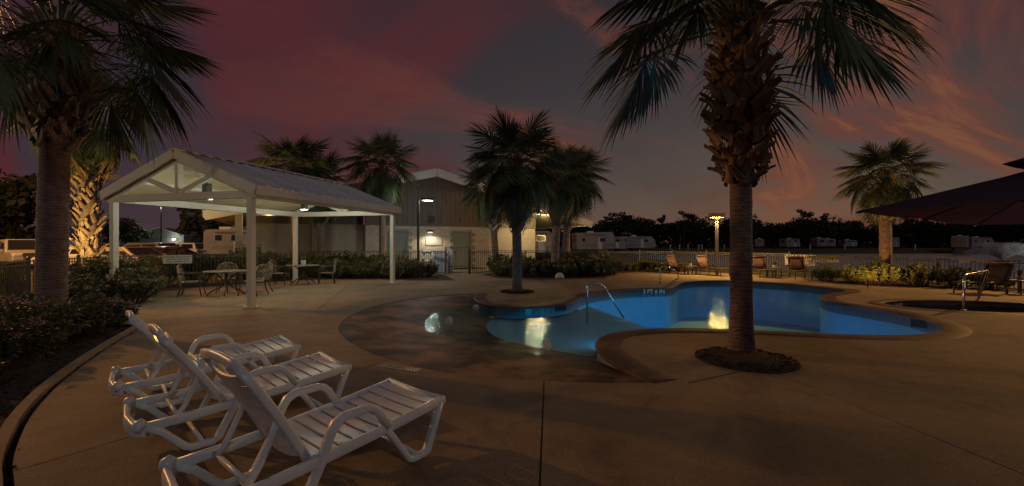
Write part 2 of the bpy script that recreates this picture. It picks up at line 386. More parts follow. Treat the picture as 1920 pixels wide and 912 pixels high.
def text_mesh(body, size, m, name='lettering'):
    c = bpy.data.curves.new(name, 'FONT'); c.body = body; c.size = size; c.align_x = 'CENTER'; c.align_y = 'CENTER'; c.extrude = .001; c.offset = size * .018
    o = bpy.data.objects.new(name, c); COL.objects.link(o)
    bpy.context.view_layer.update()
    me = bpy.data.meshes.new_from_object(o); bpy.data.objects.remove(o); bpy.data.curves.remove(c)
    me.materials.clear(); me.materials.append(m); return me
def smooth_line(pts, step=.12, closed=False):
    # Catmull-Rom through the given plan points
    P = [Vector((p[0], p[1])) for p in pts]; n = len(P); out = []
    rng = range(n if closed else n - 1)
    for i in rng:
        p0 = P[(i - 1) % n] if closed or i > 0 else P[0]; p1 = P[i]; p2 = P[(i + 1) % n]
        p3 = P[(i + 2) % n] if closed or i + 2 < n else P[-1]
        k = max(1, int((p2 - p1).length / step))
        for j in range(k):
            t = j / k
            out.append(.5 * ((2 * p1) + (p2 - p0) * t + (2 * p0 - 5 * p1 + 4 * p2 - p3) * t * t + (3 * p1 - p0 - 3 * p2 + p3) * t ** 3))
    if not closed: out.append(P[-1])
    return out
def fill(outer, holes=(), z=0.0):
    bm = bmesh.new(); es = []
    for loop in [outer] + list(holes):
        vs = [bm.verts.new((p[0], p[1], z)) for p in loop]
        es += [bm.edges.new((vs[i], vs[(i + 1) % len(vs)])) for i in range(len(vs))]
    bmesh.ops.triangle_fill(bm, use_beauty=True, use_dissolve=False, edges=es)
    bmesh.ops.recalc_face_normals(bm, faces=bm.faces)
    for f in bm.faces:
        if f.normal.z < 0: f.normal_flip()
    return bm
def skirt(bm, depth):
    for e in [e for e in bm.edges if len(e.link_faces) == 1]:
        a, b = e.verts
        c = bm.verts.new((b.co.x, b.co.y, b.co.z - depth)); d = bm.verts.new((a.co.x, a.co.y, a.co.z - depth))
        bm.faces.new((a, b, c, d))
    bmesh.ops.recalc_face_normals(bm, faces=bm.faces)
def bm_obj(name, bm, m, parent=None):
    me = bpy.data.meshes.new(name); bm.to_mesh(me); bm.free(); me.materials.append(m)
    return put(name, me, parent)
def inside(p, poly):
    x, y = p[0], p[1]; c = False; n = len(poly); j = n - 1
    for i in range(n):
        a, b = poly[i], poly[j]
        if (a[1] > y) != (b[1] > y) and x < (b[0] - a[0]) * (y - a[1]) / (b[1] - a[1]) + a[0]: c = not c
        j = i
    return c
def line_dist(p, line):
    L_ = np.array([(q[0], q[1]) for q in line]); a = L_[:-1]; d = L_[1:] - a; q = np.array(p[:2])
    t = np.clip(((q - a) * d).sum(1) / np.maximum((d * d).sum(1), 1e-9), 0, 1)
    return float(np.sqrt((((a + d * t[:, None]) - q) ** 2).sum(1)).min())
def offset_line(line, w, closed=False):
    out = []; n = len(line)
    for i in range(n):
        a = line[(i - 1) % n] if closed or i > 0 else line[i]; b = line[(i + 1) % n] if closed or i < n - 1 else line[i]
        t = (b - a).normalized(); out.append(line[i] + Vector((t.y, -t.x)) * w)
    return out
exec_order = None
# ------------------------------------------------------------------ ground plan: pool, beach, spa
def gp(l, z=0): return [G(x, y, z).xy for x, y in l]
rim_px = [(1225, 718), (1180, 697), (1143, 674), (1123, 656), (1119, 645), (1128, 634), (1152, 625.5), (1200, 619.5), (1270, 616.5), (1350, 617.5), (1430, 621),
          (1530, 626), (1620, 629.5), (1690, 630), (1740, 627.5), (1766, 621), (1768, 612), (1740, 601), (1692, 588), (1620, 576), (1561, 567), (1541, 560.5), (1540, 555), (1556, 551), (1582, 548),
          (1588, 544), (1560, 540.5), (1500, 534.5), (1430, 529.5), (1360, 526.5), (1310, 527), (1278, 530), (1266, 536), (1255, 541), (1225, 542), (1175, 544), (1120, 550), (1092, 556.5), (1080, 563),
          (1060, 570), (1010, 575.5), (960, 577), (920, 573.5), (898, 567), (889, 559), (893, 551)]
beach_px = [(893, 551), (830, 554), (760, 562.5), (700, 575), (656, 593), (635, 612), (640, 628), (665, 648), (710, 668), (780, 688), (870, 703), (960, 711), (1060, 716), (1150, 718.5), (1225, 718)]
rim = smooth_line(gp(rim_px), .15)
beach = smooth_line(gp(beach_px), .15)
pool_loop = rim[:-1] + beach[:-1]
edge_px = [(1002, 572), (945, 584), (914, 603), (922, 622), (960, 636), (1030, 650), (1110, 664)]
edge = smooth_line([G(x, y, -.26).xy for x, y in edge_px], .12)
WZ = -.13
def floor_z(p):
    db = line_dist(p, beach); de = line_dist(p, edge)
    return db, de
spa_c = Vector((11.75, 10.75)); 
spa_loop = [spa_c + Vector((2.05 * math.cos(a), 1.05 * math.sin(a))) for a in np.linspace(0, 2 * math.pi, 49)[:-1]]
spa_loop = [Vector((spa_c.x + (p.x - spa_c.x) * math.cos(-.12) - (p.y - spa_c.y) * math.sin(-.12), spa_c.y + (p.x - spa_c.x) * math.sin(-.12) + (p.y - spa_c.y) * math.cos(-.12))) for p in spa_loop]

# deck outline
curb_px = [(20, 1010), (28, 912), (24, 868), (38, 820), (62, 775), (105, 727), (150, 690), (200, 655), (245, 627), (276, 609)]
curb = smooth_line(gp(curb_px), .15)
deck_outer = [Vector((-4.2, -1)), ] + curb + gp([(276, 607), (165, 611)]) + [Vector((-9.2, 9.6)), Vector((-11.2, 11.0)), Vector((-11.9, 13.4)), Vector((-11.9, 15.6)), Vector((-10.6, 17.4)), Vector((-9.6, 20.0)), Vector((-4.6, 22.2)), Vector((-1.2, 24)), Vector((3, 23)), Vector((5.5, 24)), Vector((9.5, 25)), Vector((13.3, 20.8)), Vector((15.3, 17.8)), Vector((15.8, 16)), Vector((18, 13)), Vector((20, 6)), Vector((20, -1))]
ring_c = G(1397, 674); ring_r = .64
def circle(c, r, n=32): return [Vector((c[0] + r * math.cos(2 * math.pi * i / n), c[1] + r * math.sin(2 * math.pi * i / n))) for i in range(n)]
ring1 = circle(ring_c, ring_r)
ring2_c = G(970, 547.5); ring2 = circle(ring2_c, .56)
big = [Vector(p) for p in ((-900, -300), (900, -300), (900, 1500), (-900, 1500))]
lake = smooth_line([(15.5, 60), (15.2, 34), (16.2, 26), (19.2, 20), (24, 15), (34, 8), (80, 4), (150, 20), (160, 70), (120, 98), (60, 99), (24, 92)], 4, True)
pool_wide = offset_line(pool_loop, -.12, True)
if not (abs(sum(a.x * b.y - b.x * a.y for a, b in zip(pool_wide, pool_wide[1:] + pool_wide[:1]))) > abs(sum(a.x * b.y - b.x * a.y for a, b in zip(pool_loop, pool_loop[1:] + pool_loop[:1])))):
    pool_wide = offset_line(pool_loop, .12, True); OUT = 1
else: OUT = -1
gb = fill(big, [pool_wide, spa_loop, lake], -.075)
for e in [e for e in gb.edges if len(e.link_faces) == 1]: pass
ground = struct(bm_obj('ground', gb, M_GRASS))
# lake bank and water
cl = sum((Vector(p) for p in lake), Vector((0, 0))) / len(lake)
bank = MB(); k = len(lake)
for i, p in enumerate(lake): bank.v += [(p.x, p.y, -.075), (p.x + (cl.x - p.x) * .05, p.y + (cl.y - p.y) * .05, -1.4)]
for i in range(k): j = (i + 1) % k; bank.f.append((2 * i, 2 * j, 2 * j + 1, 2 * i + 1))
struct(bank.build('bank', M_GRASS))
struct(bm_obj('lake', fill(lake, (), -.85), M_LAKE))

# deck cut into slabs along its joints
deck = bpy.data.objects.new('deck', None); COL.objects.link(deck); struct(deck)
def split(bm, p, q, gap=.015):
    d = (Vector(q[:2]) - Vector(p[:2])).normalized(); nrm = Vector((d.y, -d.x, 0)); out = []
    for s in (1, -1):
        b = bm.copy(); nn = nrm * s
        bmesh.ops.bisect_plane(b, geom=b.verts[:] + b.edges[:] + b.faces[:], plane_co=Vector((p[0], p[1], 0)) + nn * gap / 2, plane_no=nn, clear_inner=True)
        out.append(b)
    bm.free(); return out            # [right of the line, left of it]
bm_obj('joint_bed', fill(deck_outer, [pool_loop, spa_loop, ring1, ring2], -.007), mat('joint_sealant', (.055, .04, .03), .9, .2), deck)
whole = fill(deck_outer, [pool_loop, spa_loop, ring1, ring2])
near, far = split(whole, G(180, 608), G(590, 585))
far_r, far_l = split(far, G(590, 585), G(640, 545))
j1r, j1l = split(near, G(40, 880), G(724, 676))
c_r, c_l = split(j1r, G(1012, 912), G(1020, 718))
d_r, d_l = split(c_r, G(1920, 890), G(1470, 705))
fr2, fr1 = split(far_r, Vector((2.6, 14)), Vector((3.0, 24)))
for b in (far_l, fr1, fr2, j1l, c_l, d_l, d_r):
    bmesh.ops.delete(b, geom=[v for v in b.verts if not v.link_faces], context='VERTS')
    skirt(b, .05); bm_obj('slab', b, M_DECK, deck)
jf = MB(); a, b = G(1290, 718, .003), G(1385, 697, .003); jf.bar(a + Vector((0, 0, .0)), b, .014, .002); jf.build('joint_filler', M_DARK, deck)
# curb edging along the planting bed
cm = MB(); ci = offset_line(curb, -.05); co = offset_line(curb, -.13)
test = ci[len(ci) // 2].x < curb[len(curb) // 2].x
if not test: ci = offset_line(curb, .05); co = offset_line(curb, .13)
for i, p in enumerate(curb):
    cm.v += [(*ci[i], -.07), (*ci[i], .035), (*co[i], .045), (*co[i], -.07)]
for i in range(len(curb) - 1):
    for j in range(3): cm.f.append((4 * i + j, 4 * i + j + 1, 4 * i + 5 + j, 4 * i + 4 + j))
struct(cm.build('curb', M_CURB, smooth=False))
# planting bed soil
def bed(name, pts, z=.012, m=M_MULCH):
    b = fill([Vector(p) for p in pts], (), z)
    o = struct(bm_obj(name, b, m)); return o
bed('planting_bed', [(-30, -1), (-4.3, -1)] + [tuple(p) for p in co[:]] + [tuple(G(276, 607).xy), tuple(G(165, 611).xy), (-9.2, 9.6), (-11.2, 11), (-12.5, 12.2), (-12.0, 10.4), (-10.6, 8.6), (-30, 6)], -.03)
bed('planting_bed', [(-11.95, 12.6), (-11.6, 13.5), (-11.3, 15.4), (-10.0, 17.2), (-8.8, 18.7), (-5.6, 18.9), (-4.4, 18.2), (-2.4, 18.2), (-3.6, 21.9), (-9.8, 22), (-10.7, 17.8), (-12.5, 15.8), (-12.9, 14.2)])
bed('planting_bed', [(-1.5, 21.6), (-.6, 19.3), (1.2, 18.7), (4.2, 19.2), (5.1, 21.9), (6.5, 23.2), (9.8, 23.4), (9.6, 25.8), (5.8, 26.2), (4.5, 22.8), (-.8, 23)])
bed('planting_bed', [(12.6, 18.6), (13.2, 16.6), (16.0, 14.9), (18.5, 11.6), (19.5, 12), (17.5, 14.4), (16.3, 16.6), (15.0, 18.7)])
for nm, c, r in (('ring', ring_c, ring_r), ('ring', ring2_c, .56)):
    m = MB(); m.lathe([(r, -.05), (r, .012), (r * .8, .03), (r * .4, .07), (.05, .08)], 32)
    # scattered mulch chips
    rnd = random.Random(5)
    for _ in range(420):
        a = rnd.random() * 6.283; q = r * math.sqrt(rnd.random()) * .98; z = .02 + .055 * (1 - q / r)
        M = Matrix.Translation((q * math.cos(a), q * math.sin(a), z + .006)) @ Euler((rnd.uniform(-.5, .5), rnd.uniform(-.5, .5), rnd.random() * 6.28)).to_matrix().to_4x4()
        m.box((0, 0, 0), (rnd.uniform(.03, .07), .014, .008), M)
    o = m.build('mulch_ring', M_MULCH); o.location = (c[0], c[1], 0)
    tag(o, 'large dark mulch ring around the palm on the pool peninsula' if c is ring_c else 'small dark mulch ring around the palm beside the splash pad', 'mulch', kind='stuff')
# asphalt car park and path
def sheet(name, pts, z, m): return struct(bm_obj(name, fill([Vector(p) for p in pts], (), z), m))
sheet('car_park', [(-90, 19), (-13.6, 19), (-14.5, 26), (-16, 45), (-90, 60)], -.06, M_ASPH)
sheet('road', [(-300, 112), (400, 112), (400, 118), (-300, 118)], -.06, M_ASPH)
sheet('path', [(-6, 24), (-.5, 24), (3.2, 30), (-6, 26.5)], -.05, M_DECK)

# ------------------------------------------------------------------ pool shell
pool = thing('swimming_pool', 'free-form swimming pool glowing blue with a shallow stone beach entry', 'pool')
loops = {}
def in_beach_side(p): return None
# close the beach polygon: beach arc + the edge curve ; plaster polygon: the rest
pe0, pe1 = edge[0], edge[-1]
def nearest(line, p): return min(range(len(line)), key=lambda i: (line[i] - p).length)
i0 = nearest(rim, pe1)       # peninsula side end of the curve
i1 = nearest(rim, pe0)       # island side end
beach_poly = beach[:-1] + rim[:i0 + 1] + list(reversed(edge))[1:-1] + rim[i1:-1]
shelf_px = [(1086, 560), (1104, 572), (1145, 588), (1185, 601), (1235, 622)]
shelf = smooth_line([G(x, y, -.36).xy for x, y in shelf_px], .12)
j0 = nearest(rim, shelf[-1]); j1 = nearest(rim, shelf[0])
deep_poly = rim[j0:j1 + 1] + shelf[1:-1]
shelf_poly = rim[i0:j0 + 1] + list(reversed(shelf))[1:-1] + rim[j1:i1 + 1] + edge[1:-1]
def subdiv(bm, step):
    xs = [v.co.x for v in bm.verts]; ys = [v.co.y for v in bm.verts]
    for ax, (lo, hi) in ((0, (min(xs), max(xs))), (1, (min(ys), max(ys)))):
        t = lo + step
        while t < hi:
            co_ = Vector((0, 0, 0)); no_ = Vector((0, 0, 0)); co_[ax] = t; no_[ax] = 1
            bmesh.ops.bisect_plane(bm, geom=bm.verts[:] + bm.edges[:] + bm.faces[:], plane_co=co_, plane_no=no_)
            t += step
def beach_h(p):
    db = line_dist(p, beach); de = line_dist(p, edge); t = db / (db + de + 1e-6)
    return -.012 - .30 * t ** 1.55
def deep_h(p):
    de = line_dist(p, edge)
    ds = line_dist(p, shelf)
    on_shelf = inside(p, shelf_poly) or de < .1
    return -.312 - .03 * min(de, 2.5) if on_shelf else -.40 - min(.8, ds * 1.6) - min(.35, .05 * ds)
for nm, poly, fn, m, st in (('beach_entry', beach_poly, beach_h, M_BEACH, .3), ('tanning_shelf', shelf_poly, deep_h, M_SHELF, .4), ('pool_floor', deep_poly, deep_h, M_PLASTER, .5)):
    b = fill(poly); subdiv(b, st)
    for v in b.verts: v.co.z = fn(v.co)
    o = bm_obj(nm, b, m, pool)
    for p in o.data.polygons: p.use_smooth = True
# walls: coping, tile band, plaster
wall = MB(); tile = MB()
for i, p in enumerate(rim):
    z = min(deep_h(p) if i0 <= i <= i1 else beach_h(p), -.05) - .06
    wall.v += [(p.x, p.y, -.28), (p.x, p.y, min(z, -.29))]
    tile.v += [(p.x, p.y, -.03), (p.x, p.y, -.28)]
    if i: 
        a = 2 * i
        if i0 - 2 <= i <= i1 + 2: wall.f.append((a - 2, a, a + 1, a - 1))
        tile.f.append((a - 2, a, a + 1, a - 1))
wall.build('pool_wall', M_PLASTER, pool)
# waterline tiles, one piece each, over the part of the wall that faces the camera
tile_back = tile.build('tile_bed', mat('tile_grout', (.12, .15, .18), .8, .1), pool)
tm = MB(); tm.box((0, 0, 0), (.145, .012, .145)); tile_me = tm.mesh('tile', M_TILE)
acc = 0; nt = 0
for i in range(1, len(rim)):
    a, b = rim[i - 1], rim[i]; mid = (a + b) / 2; t = (b - a); n_ = Vector((t.y, -t.x)) * (-OUT)
    n_.normalize()
    if n_.dot(-mid) <= 0 or mid.y < 6.5: continue       # faces away from the photograph's side
    if nt > 290: break
    ang = math.atan2(t.y, t.x)
    put('tile', tile_me, pool, (mid.x + n_.x * .008, mid.y + n_.y * .008, -.115), (0, 0, ang), (t.length / .152, 1, 1)); nt += 1
# coping band
cw = .36; cout = offset_line(rim, OUT * cw); cin = offset_line(rim, -OUT * .035)
cop = MB()
for i, p in enumerate(rim):
    e = min(1, min(i, len(rim) - 1 - i) * .15 / 1.2); 
    o_, n_ = cout[i], cin[i]; mid = p.lerp(o_, .5)
    cop.v += [(*o_, .001), (*p.lerp(o_, .93), .009), (*mid, .013), (*p, .014), (*n_.lerp(p, .3), .008), (*n_, -.012), (*n_.lerp(p, .3), -.04), (*p, -.045)]
for i in range(len(rim) - 1):
    for j in range(7): a = 8 * i + j; cop.f.append((a, a + 1, a + 9, a + 8))
coping = cop.build('coping', M_COPING, pool, smooth=True)
# water
wb = fill(offset_line(pool_loop, OUT * .05, True), (), WZ)
water = struct(bm_obj('water', wb, M_WATER)); water['kind'] = 'structure'
# skimmer mouth, depth marking, steps rail flange
sk = MB(); p = G(1050, 572); sk.box((0, 0, 0), (.34, .03, .13)); s = sk.build('skimmer', M_DARK, pool); s.location = (p.x, p.y - .03, -.085); s.rotation_euler = (0, 0, .28)
p = G(1225, 543.5)
o = put('depth_marking', text_mesh('3 FT 6 IN', .19, M_SIGN), pool, (p.x, p.y - .05, -.06), (R(90), 0, -.02))
p = G(1757, 606); sk = MB(); sk.box((0, 0, 0), (.35, .05, .16)); s = sk.build('skimmer', M_DARK, pool); s.location = G(1728, 599) + Vector((-.02, -.03, -.09)); s.rotation_euler = (0, 0, -.95)
# pool lamps on the near wall, below the water
lm = emit('pool_lamp_lens', (.25, .62, 1.), 1.2)
def pool_lamp(px, py, dirxy, en, col=(.0, .54, 1.), z=-.31):
    p = G(px, py); d = Vector((*dirxy, 0)).normalized()
    o = thing('pool_lamp', 'round underwater lamp set in the pool wall', 'lamp', (p.x + d.x * .06, p.y + d.y * .06, z), math.atan2(d.y, d.x), 'underwater pool lamps')
    M = Matrix.Rotation(R(90), 4, 'Y')
    a = MB(); a.lathe([(.13, -.05), (.13, .0), (.11, .02)], 20, M); a.build('lamp_ring', M_STEEL, o)
    a = MB(); a.lathe([(.10, .0), (.10, .022), (.06, .035)], 20, M); a.build('lens', lm, o)
    light('pool_lamp_light', 'SPOT', (.10, 0, 0), en * 1.6, col, o, .08, (0, R(-52), 0), 150, .9)
pool_lamp(1330, 617, (.1, 1), 95)
pool_lamp(1758, 622, (-1, .45), 60)
pool_lamp(1450, 622, (.0, 1), 60)
pool_lamp(1560, 627, (-.1, 1), 70, (.01, .52, 1.))
pool_lamp(1185, 621, (-.8, .8), 70)
pool_lamp(1690, 630, (-.5, 1), 55, (.05, .54, 1.))
# bubbler jets on the beach
for px, py, h, lab in ((843, 607, .16, 'tall thin bubbler jet rising from the splash pad puddle'), (893, 582, .15, 'short bubbler jet beside the island coping of the splash pad'), (1025, 655, .17, 'rounded bubbler jet in the shallow water next to the peninsula')):
    p = G(px, py, WZ); m = MB(); rr = .055
    m.lathe([(rr * .7, -.02), (rr * .8, h * .3), (rr, h * .6), (rr * .85, h * .85), (rr * .4, h), (.004, h * 1.04)], 12)
    for k in range(14):
        a = k * 2.4; q = .07 + .05 * ((k * 7) % 5) / 5
        m.tube([(rr * .6 * math.cos(a), rr * .6 * math.sin(a), h * .9), (q * .8 * math.cos(a), q * .8 * math.sin(a), h * .55), (q * math.cos(a), q * math.sin(a), 0)], [.008, .007, .004], 5)
    o = m.build('bubbler_jet', M_BUBBLE, smooth=True); o.location = p; tag(o, lab, 'fountain jet')
# inlaid deck marker
mk = thing('depth_marker', 'worn deck tile with depth lettering and a no diving disc', 'marker', G(750, 690, .004), -.42)
a = MB(); a.box((0, 0, 0), (.62, .13, .004)); a.build('tile', mat('marker_tile', (.34, .29, .24), .6, .15, 9), mk)
put('lettering', text_mesh('1 FT 0 IN', .09, mat('worn_ink', (.17, .13, .10), .7, .2)), mk, (-.12, 0, .004))
a = MB(); a.box((0, 0, 0), (.13, .115, .003)); b_ = a.build('symbol_tile', M_SIGN, mk); b_.location = (.2, 0, .004)
a = MB()
for i in range(24):
    t0, t1 = 2 * math.pi * i / 24, 2 * math.pi * (i + 1) / 24
    a.add([(r_ * math.cos(t), r_ * math.sin(t), 0) for t in (t0, t1) for r_ in (.034, .048)], [(0, 1, 3, 2)])
a.bar((-.03, .03, 0), (.03, -.03, 0), .012, .001); b_ = a.build('no_diving_symbol', M_INK, mk, fix=False); b_.location = (.2, 0, .0065)

# spa
spa = thing('spa', 'sunken oval spa with stone coping and dark water', 'spa', (0, 0, 0))
a = MB()
for p in spa_loop: a.v += [(p.x, p.y, -.01), (p.x, p.y, -.9)]
n_ = len(spa_loop)
for i in range(n_): j = (i + 1) % n_; a.f.append((2 * i, 2 * j, 2 * j + 1, 2 * i + 1))
a.f.append(tuple(2 * i + 1 for i in range(n_))); a.build('spa_wall', M_COPING, spa)
a = MB(); outl = [spa_c + (p - spa_c) * (1 + .36 / (p - spa_c).length) for p in spa_loop]
for p, q in zip(spa_loop, outl): a.v += [(*q, .001), (*p.lerp(q, .9), .012), (*p, .014), (*p, -.04)]
for i in range(n_):
    for j in range(3): k2 = (i + 1) % n_; a.f.append((4 * i + j, 4 * i + j + 1, 4 * k2 + j + 1, 4 * k2 + j))
a.build('coping', M_COPING, spa, smooth=True)
bm_obj('water', fill(spa_loop, (), -.11), M_SPAW, spa)
o = put('depth_marking', text_mesh('3 FT', .15, M_SIGN), spa, (10.1, 11.13, -.04), (R(80), 0, .3))

# ------------------------------------------------------------------ stainless handrails
def rail(label, pts, r=.022):
    o = thing('handrail', label, 'handrail', (pts[0][0], pts[0][1], 0))
    b = Vector((pts[0][0], pts[0][1], 0))
    a = MB(); P = [Vector(p) - b for p in pts]
    # round the corners
    Q = [P[0]]
    for i in range(1, len(P) - 1):
        d0 = (P[i - 1] - P[i]); d1 = (P[i + 1] - P[i]); c = min(.14, d0.length * .45, d1.length * .45)
        s0 = P[i] + d0.normalized() * c; s1 = P[i] + d1.normalized() * c
        for t in (0, .2, .4, .6, .8, 1): Q.append(s0.lerp(P[i], t).lerp(P[i].lerp(s1, t), t))
    Q.append(P[-1]); a.tube(Q, r, 10); a.build('rail', M_STEEL, o, smooth=True)
    for e in (Q[0], Q[-1]):
        if e.z > -.06: f = MB(); f.lathe([(.05, 0), (.05, .012), (.03, .02)], 14); f_ = f.build('flange', M_STEEL, o); f_.location = (e.x, e.y, max(e.z, 0) + .013)
a0 = G(1101, 603, -.3); 
rail('steel handrail standing in the blue water by the pool steps', [(a0.x, a0.y, -.33), (a0.x, a0.y, .62), (a0.x + .36, a0.y - .02, .62), (a0.x + .86, a0.y - .1, -.2)])
a0 = G(1238, 532)
rail('curved grab rail on the far coping in front of the sling chaises', [(a0.x, a0.y, 0), (a0.x, a0.y, .68), (a0.x + .35, a0.y + .1, .66), (a0.x + .75, a0.y + .2, .42), (a0.x + .8, a0.y + .2, .2), (a0.x + .35, a0.y - .25, .08)])
a0 = G(1806, 583); b0 = G(1833, 564)
rail('tall steel handrail at the edge of the oval spa', [(a0.x, a0.y, 0), (a0.x + .38, a0.y + .33, .82), (b0.x + .02, b0.y - .25, .85), (b0.x, b0.y, 0)], .026)

# ------------------------------------------------------------------ pavilion
PA, PB, PC = G(214, 565).xy, G(471, 577).xy, G(737, 531).xy
pu = (PB - PA); PW = pu.length; pv = (PC - PB); PL = pv.length
prz = math.atan2(pu.y, pu.x)
pav = thing('pavilion', 'cream open pavilion with a gabled metal roof over patio tables', 'pavilion', (PA.x, PA.y, 0), prz)
ph = 2.72; eo = .27; slope = 1.02 / (PW / 2 + eo); ridge = 4.02
def roofz(x): return ridge - abs(x - PW / 2) * slope
for x, y in ((0, 0), (PW, 0), (PW, PL), (0, PL)):
    a = MB(); a.box((0, 0, ph / 2), (.145, .145, ph)); o = a.build('post', M_POST, pav, bevel=.008); o.location = (x, y, 0)
    a = MB(); a.box((0, 0, .012), (.26, .26, .024)); o = a.build('base_plate', M_POST, pav); o.location = (x, y, 0)
for y, nm in ((0, 'truss'), (PL, 'truss')):
    def member(n_, p, q, w=.11, h=.16):
        a = MB(); a.bar((p[0], y, p[1]), (q[0], y, q[1]), w, h); a.build(n_, M_POST, pav, bevel=.006)
    member('bottom_chord', (-.2, ph + .09), (PW + .2, ph + .09), .12, .19)
    rz_ = lambda x: roofz(x) - .24
    member('top_chord', (-.16, rz_(-.16)), (PW / 2, rz_(PW / 2)), .10, .16); member('top_chord', (PW + .16, rz_(PW + .16)), (PW / 2, rz_(PW / 2)), .10, .16)
    member('king_post', (PW / 2, ph + .18), (PW / 2, rz_(PW / 2) - .08), .095, .16)
    member('web_brace', (PW / 2 - .1, ph + .22), (PW * .27, rz_(PW * .27) - .06), .085, .12); member('web_brace', (PW / 2 + .1, ph + .22), (PW * .73, rz_(PW * .73) - .06), .085, .12)
for x in (0, PW):
    a = MB(); a.bar((x, .06, ph + .1), (x, PL - .06, ph + .1), .12, .2); a.build('side_beam', M_POST, pav, bevel=.006)
for t in (.16, .34, .66, .84):
    x = PW * t; a = MB(); a.bar((x, -.08, roofz(x) - .13), (x, PL + .08, roofz(x) - .13), .06, .1); a.build('purlin', M_POST, pav)
a = MB(); a.bar((PW / 2, -.08, ridge - .16), (PW / 2, PL + .08, ridge - .16), .08, .14); a.build('ridge_beam', M_POST, pav)
y0, y1 = -.12, PL + .12
for s in (-1, 1):
    xe = PW / 2 + s * (PW / 2 + eo)
    n_ = 17; st = (y1 - y0) / n_
    a = MB(); a.add([(PW / 2, y0 + .02, ridge - .075), (xe - s * .02, y0 + .02, roofz(xe) - .075), (xe - s * .02, y1 - .02, roofz(xe) - .075), (PW / 2, y1 - .02, ridge - .075),
                     (PW / 2, y0 + .02, ridge - .055), (xe - s * .02, y0 + .02, roofz(xe) - .055), (xe - s * .02, y1 - .02, roofz(xe) - .055), (PW / 2, y1 - .02, ridge - .055)],
                    [(0, 1, 2, 3), (7, 6, 5, 4), (0, 1, 5, 4), (1, 2, 6, 5), (2, 3, 7, 6), (3, 0, 4, 7)]); a.build('ceiling_deck', M_CEIL, pav)
    a = MB()     # one ribbed roof panel, reused
    for q0, q1, zz in ((0, st * .84, 0), (st * .84, st, .035)):
        a.add([(PW / 2, q0, ridge - .05 + zz), (xe, q0, roofz(xe) - .05 + zz), (xe, q1, roofz(xe) - .05 + zz), (PW / 2, q1, ridge - .05 + zz),
               (PW / 2, q0, ridge + .0 + zz), (xe, q0, roofz(xe) + zz), (xe, q1, roofz(xe) + zz), (PW / 2, q1, ridge + zz)], [(3, 2, 1, 0), (4, 5, 6, 7), (0, 1, 5, 4), (1, 2, 6, 5), (2, 3, 7, 6), (3, 0, 4, 7)])
    pm = a.mesh('roof_panel', M_METALROOF)
    for i in range(n_): put('roof_panel', pm, pav, (0, y0 + i * st, 0))
    a = MB(); a.bar((xe + s * .02, y0 - .015, roofz(xe) - .12), (xe + s * .02, y1 + .015, roofz(xe) - .12), .04, .2); a.build('eave_fascia', M_POST, pav, bevel=.005)
    for yy in (y0 - .02, y1 + .02):
        a = MB(); a.bar((PW / 2 + s * .01, yy, ridge - .10), (xe, yy, roofz(xe) - .10), .04, .24, up=(0, 0, 1)); a.build('rake_fascia', M_POST, pav)
a = MB()
for s in (-1, 1): a.add([(PW / 2, y0 - .03, ridge + .075), (PW / 2 + s * .17, y0 - .03, ridge + .075 - .17 * slope - .01), (PW / 2 + s * .17, y1 + .03, ridge + .075 - .17 * slope - .01), (PW / 2, y1 + .03, ridge + .075)], [(0, 1, 2, 3)])
a.build('ridge_cap', M_METALROOF, pav)
LW = emit('lamp_lens_warm', (1., .90, .72), 2.2)
for lx, ly, ln in ((2.05, 1.0, .42), (3.75, .95, .30), (2.0, 4.9, .5), (3.7, 4.9, .45)):
    zt = roofz(lx) - .12; zb = 2.86
    o = bpy.data.objects.new('pendant_lamp', None); COL.objects.link(o); o.parent = pav; o.location = (lx, ly, zb)
    a = MB(); a.lathe([(.12, 0), (.12, ln), (.10, ln + .02)], 20); a.build('lamp_housing', M_BRONZE, o)
    a = MB(); a.lathe([(.015, ln + .02), (.015, zt - zb)], 8); a.build('lamp_stem', M_BRONZE, o)
    a = MB(); a.lathe([(.14, -.012), (.14, .0)], 20); a.build('lens', LW, o)
    light('pendant_light', 'POINT', (0, 0, -.1), 34, (.92, 1., .84), o, .09)

# ------------------------------------------------------------------ clubhouse
bu = Vector((.894, .448)); bn = Vector((.448, -.894))          # along the front, towards the pool
bo = Vector((-4.85, 25.9)); brz = math.atan2(bu.y, bu.x)
club = thing('clubhouse', 'low gabled clubhouse with cream block base and tan vertical siding', 'building', (bo.x, bo.y, 0), brz)
# local: x along the front, -y towards the pool
BE = 11.2; ZE = 3.05; ZP = 5.9; BD = 14
bz = lambda x: ZP - abs(x) * (ZP - ZE) / BE
HB = 2.69; HW = 3.85
a = MB(); a.box((0, 2.2, 1.35), (HW * 2 - .04, 4.2, 2.66)); a.build('core_wall', M_BLOCK, club)
doors = [(-2.02, 1.02), (1.9, 1.08)]
# split-face blocks of the front
bmsh = MB(); bmsh.box((0, 0, 0), (.393, .10, .193)); bme = bmsh.mesh('block', M_BLOCK)
bmsh = MB(); bmsh.box((0, 0, 0), (.193, .10, .193)); bmh = bmsh.mesh('block', M_BLOCK)
rnd = random.Random(3)
rows = 13
for r_ in range(rows):
    z = .1 + r_ * .2 + .02; x = -HW + (.0 if r_ % 2 else .2) + .2
    if r_ % 2 == 0: put('block', bmh, club, (-HW + .1, .05 + rnd.uniform(-.003, .003), z))
    while x < HW - .1:
        if not any(abs(x - dx) < dw / 2 + .12 and z < 2.34 for dx, dw in doors):
            put('block', bme, club, (x, .05 + rnd.uniform(-.004, .004), z))
        x += .4
a = MB(); a.box((0, -.03, HB - .03), (HW * 2 + .1, .12, .08)); a.build('belt_course', M_SIDING, club)
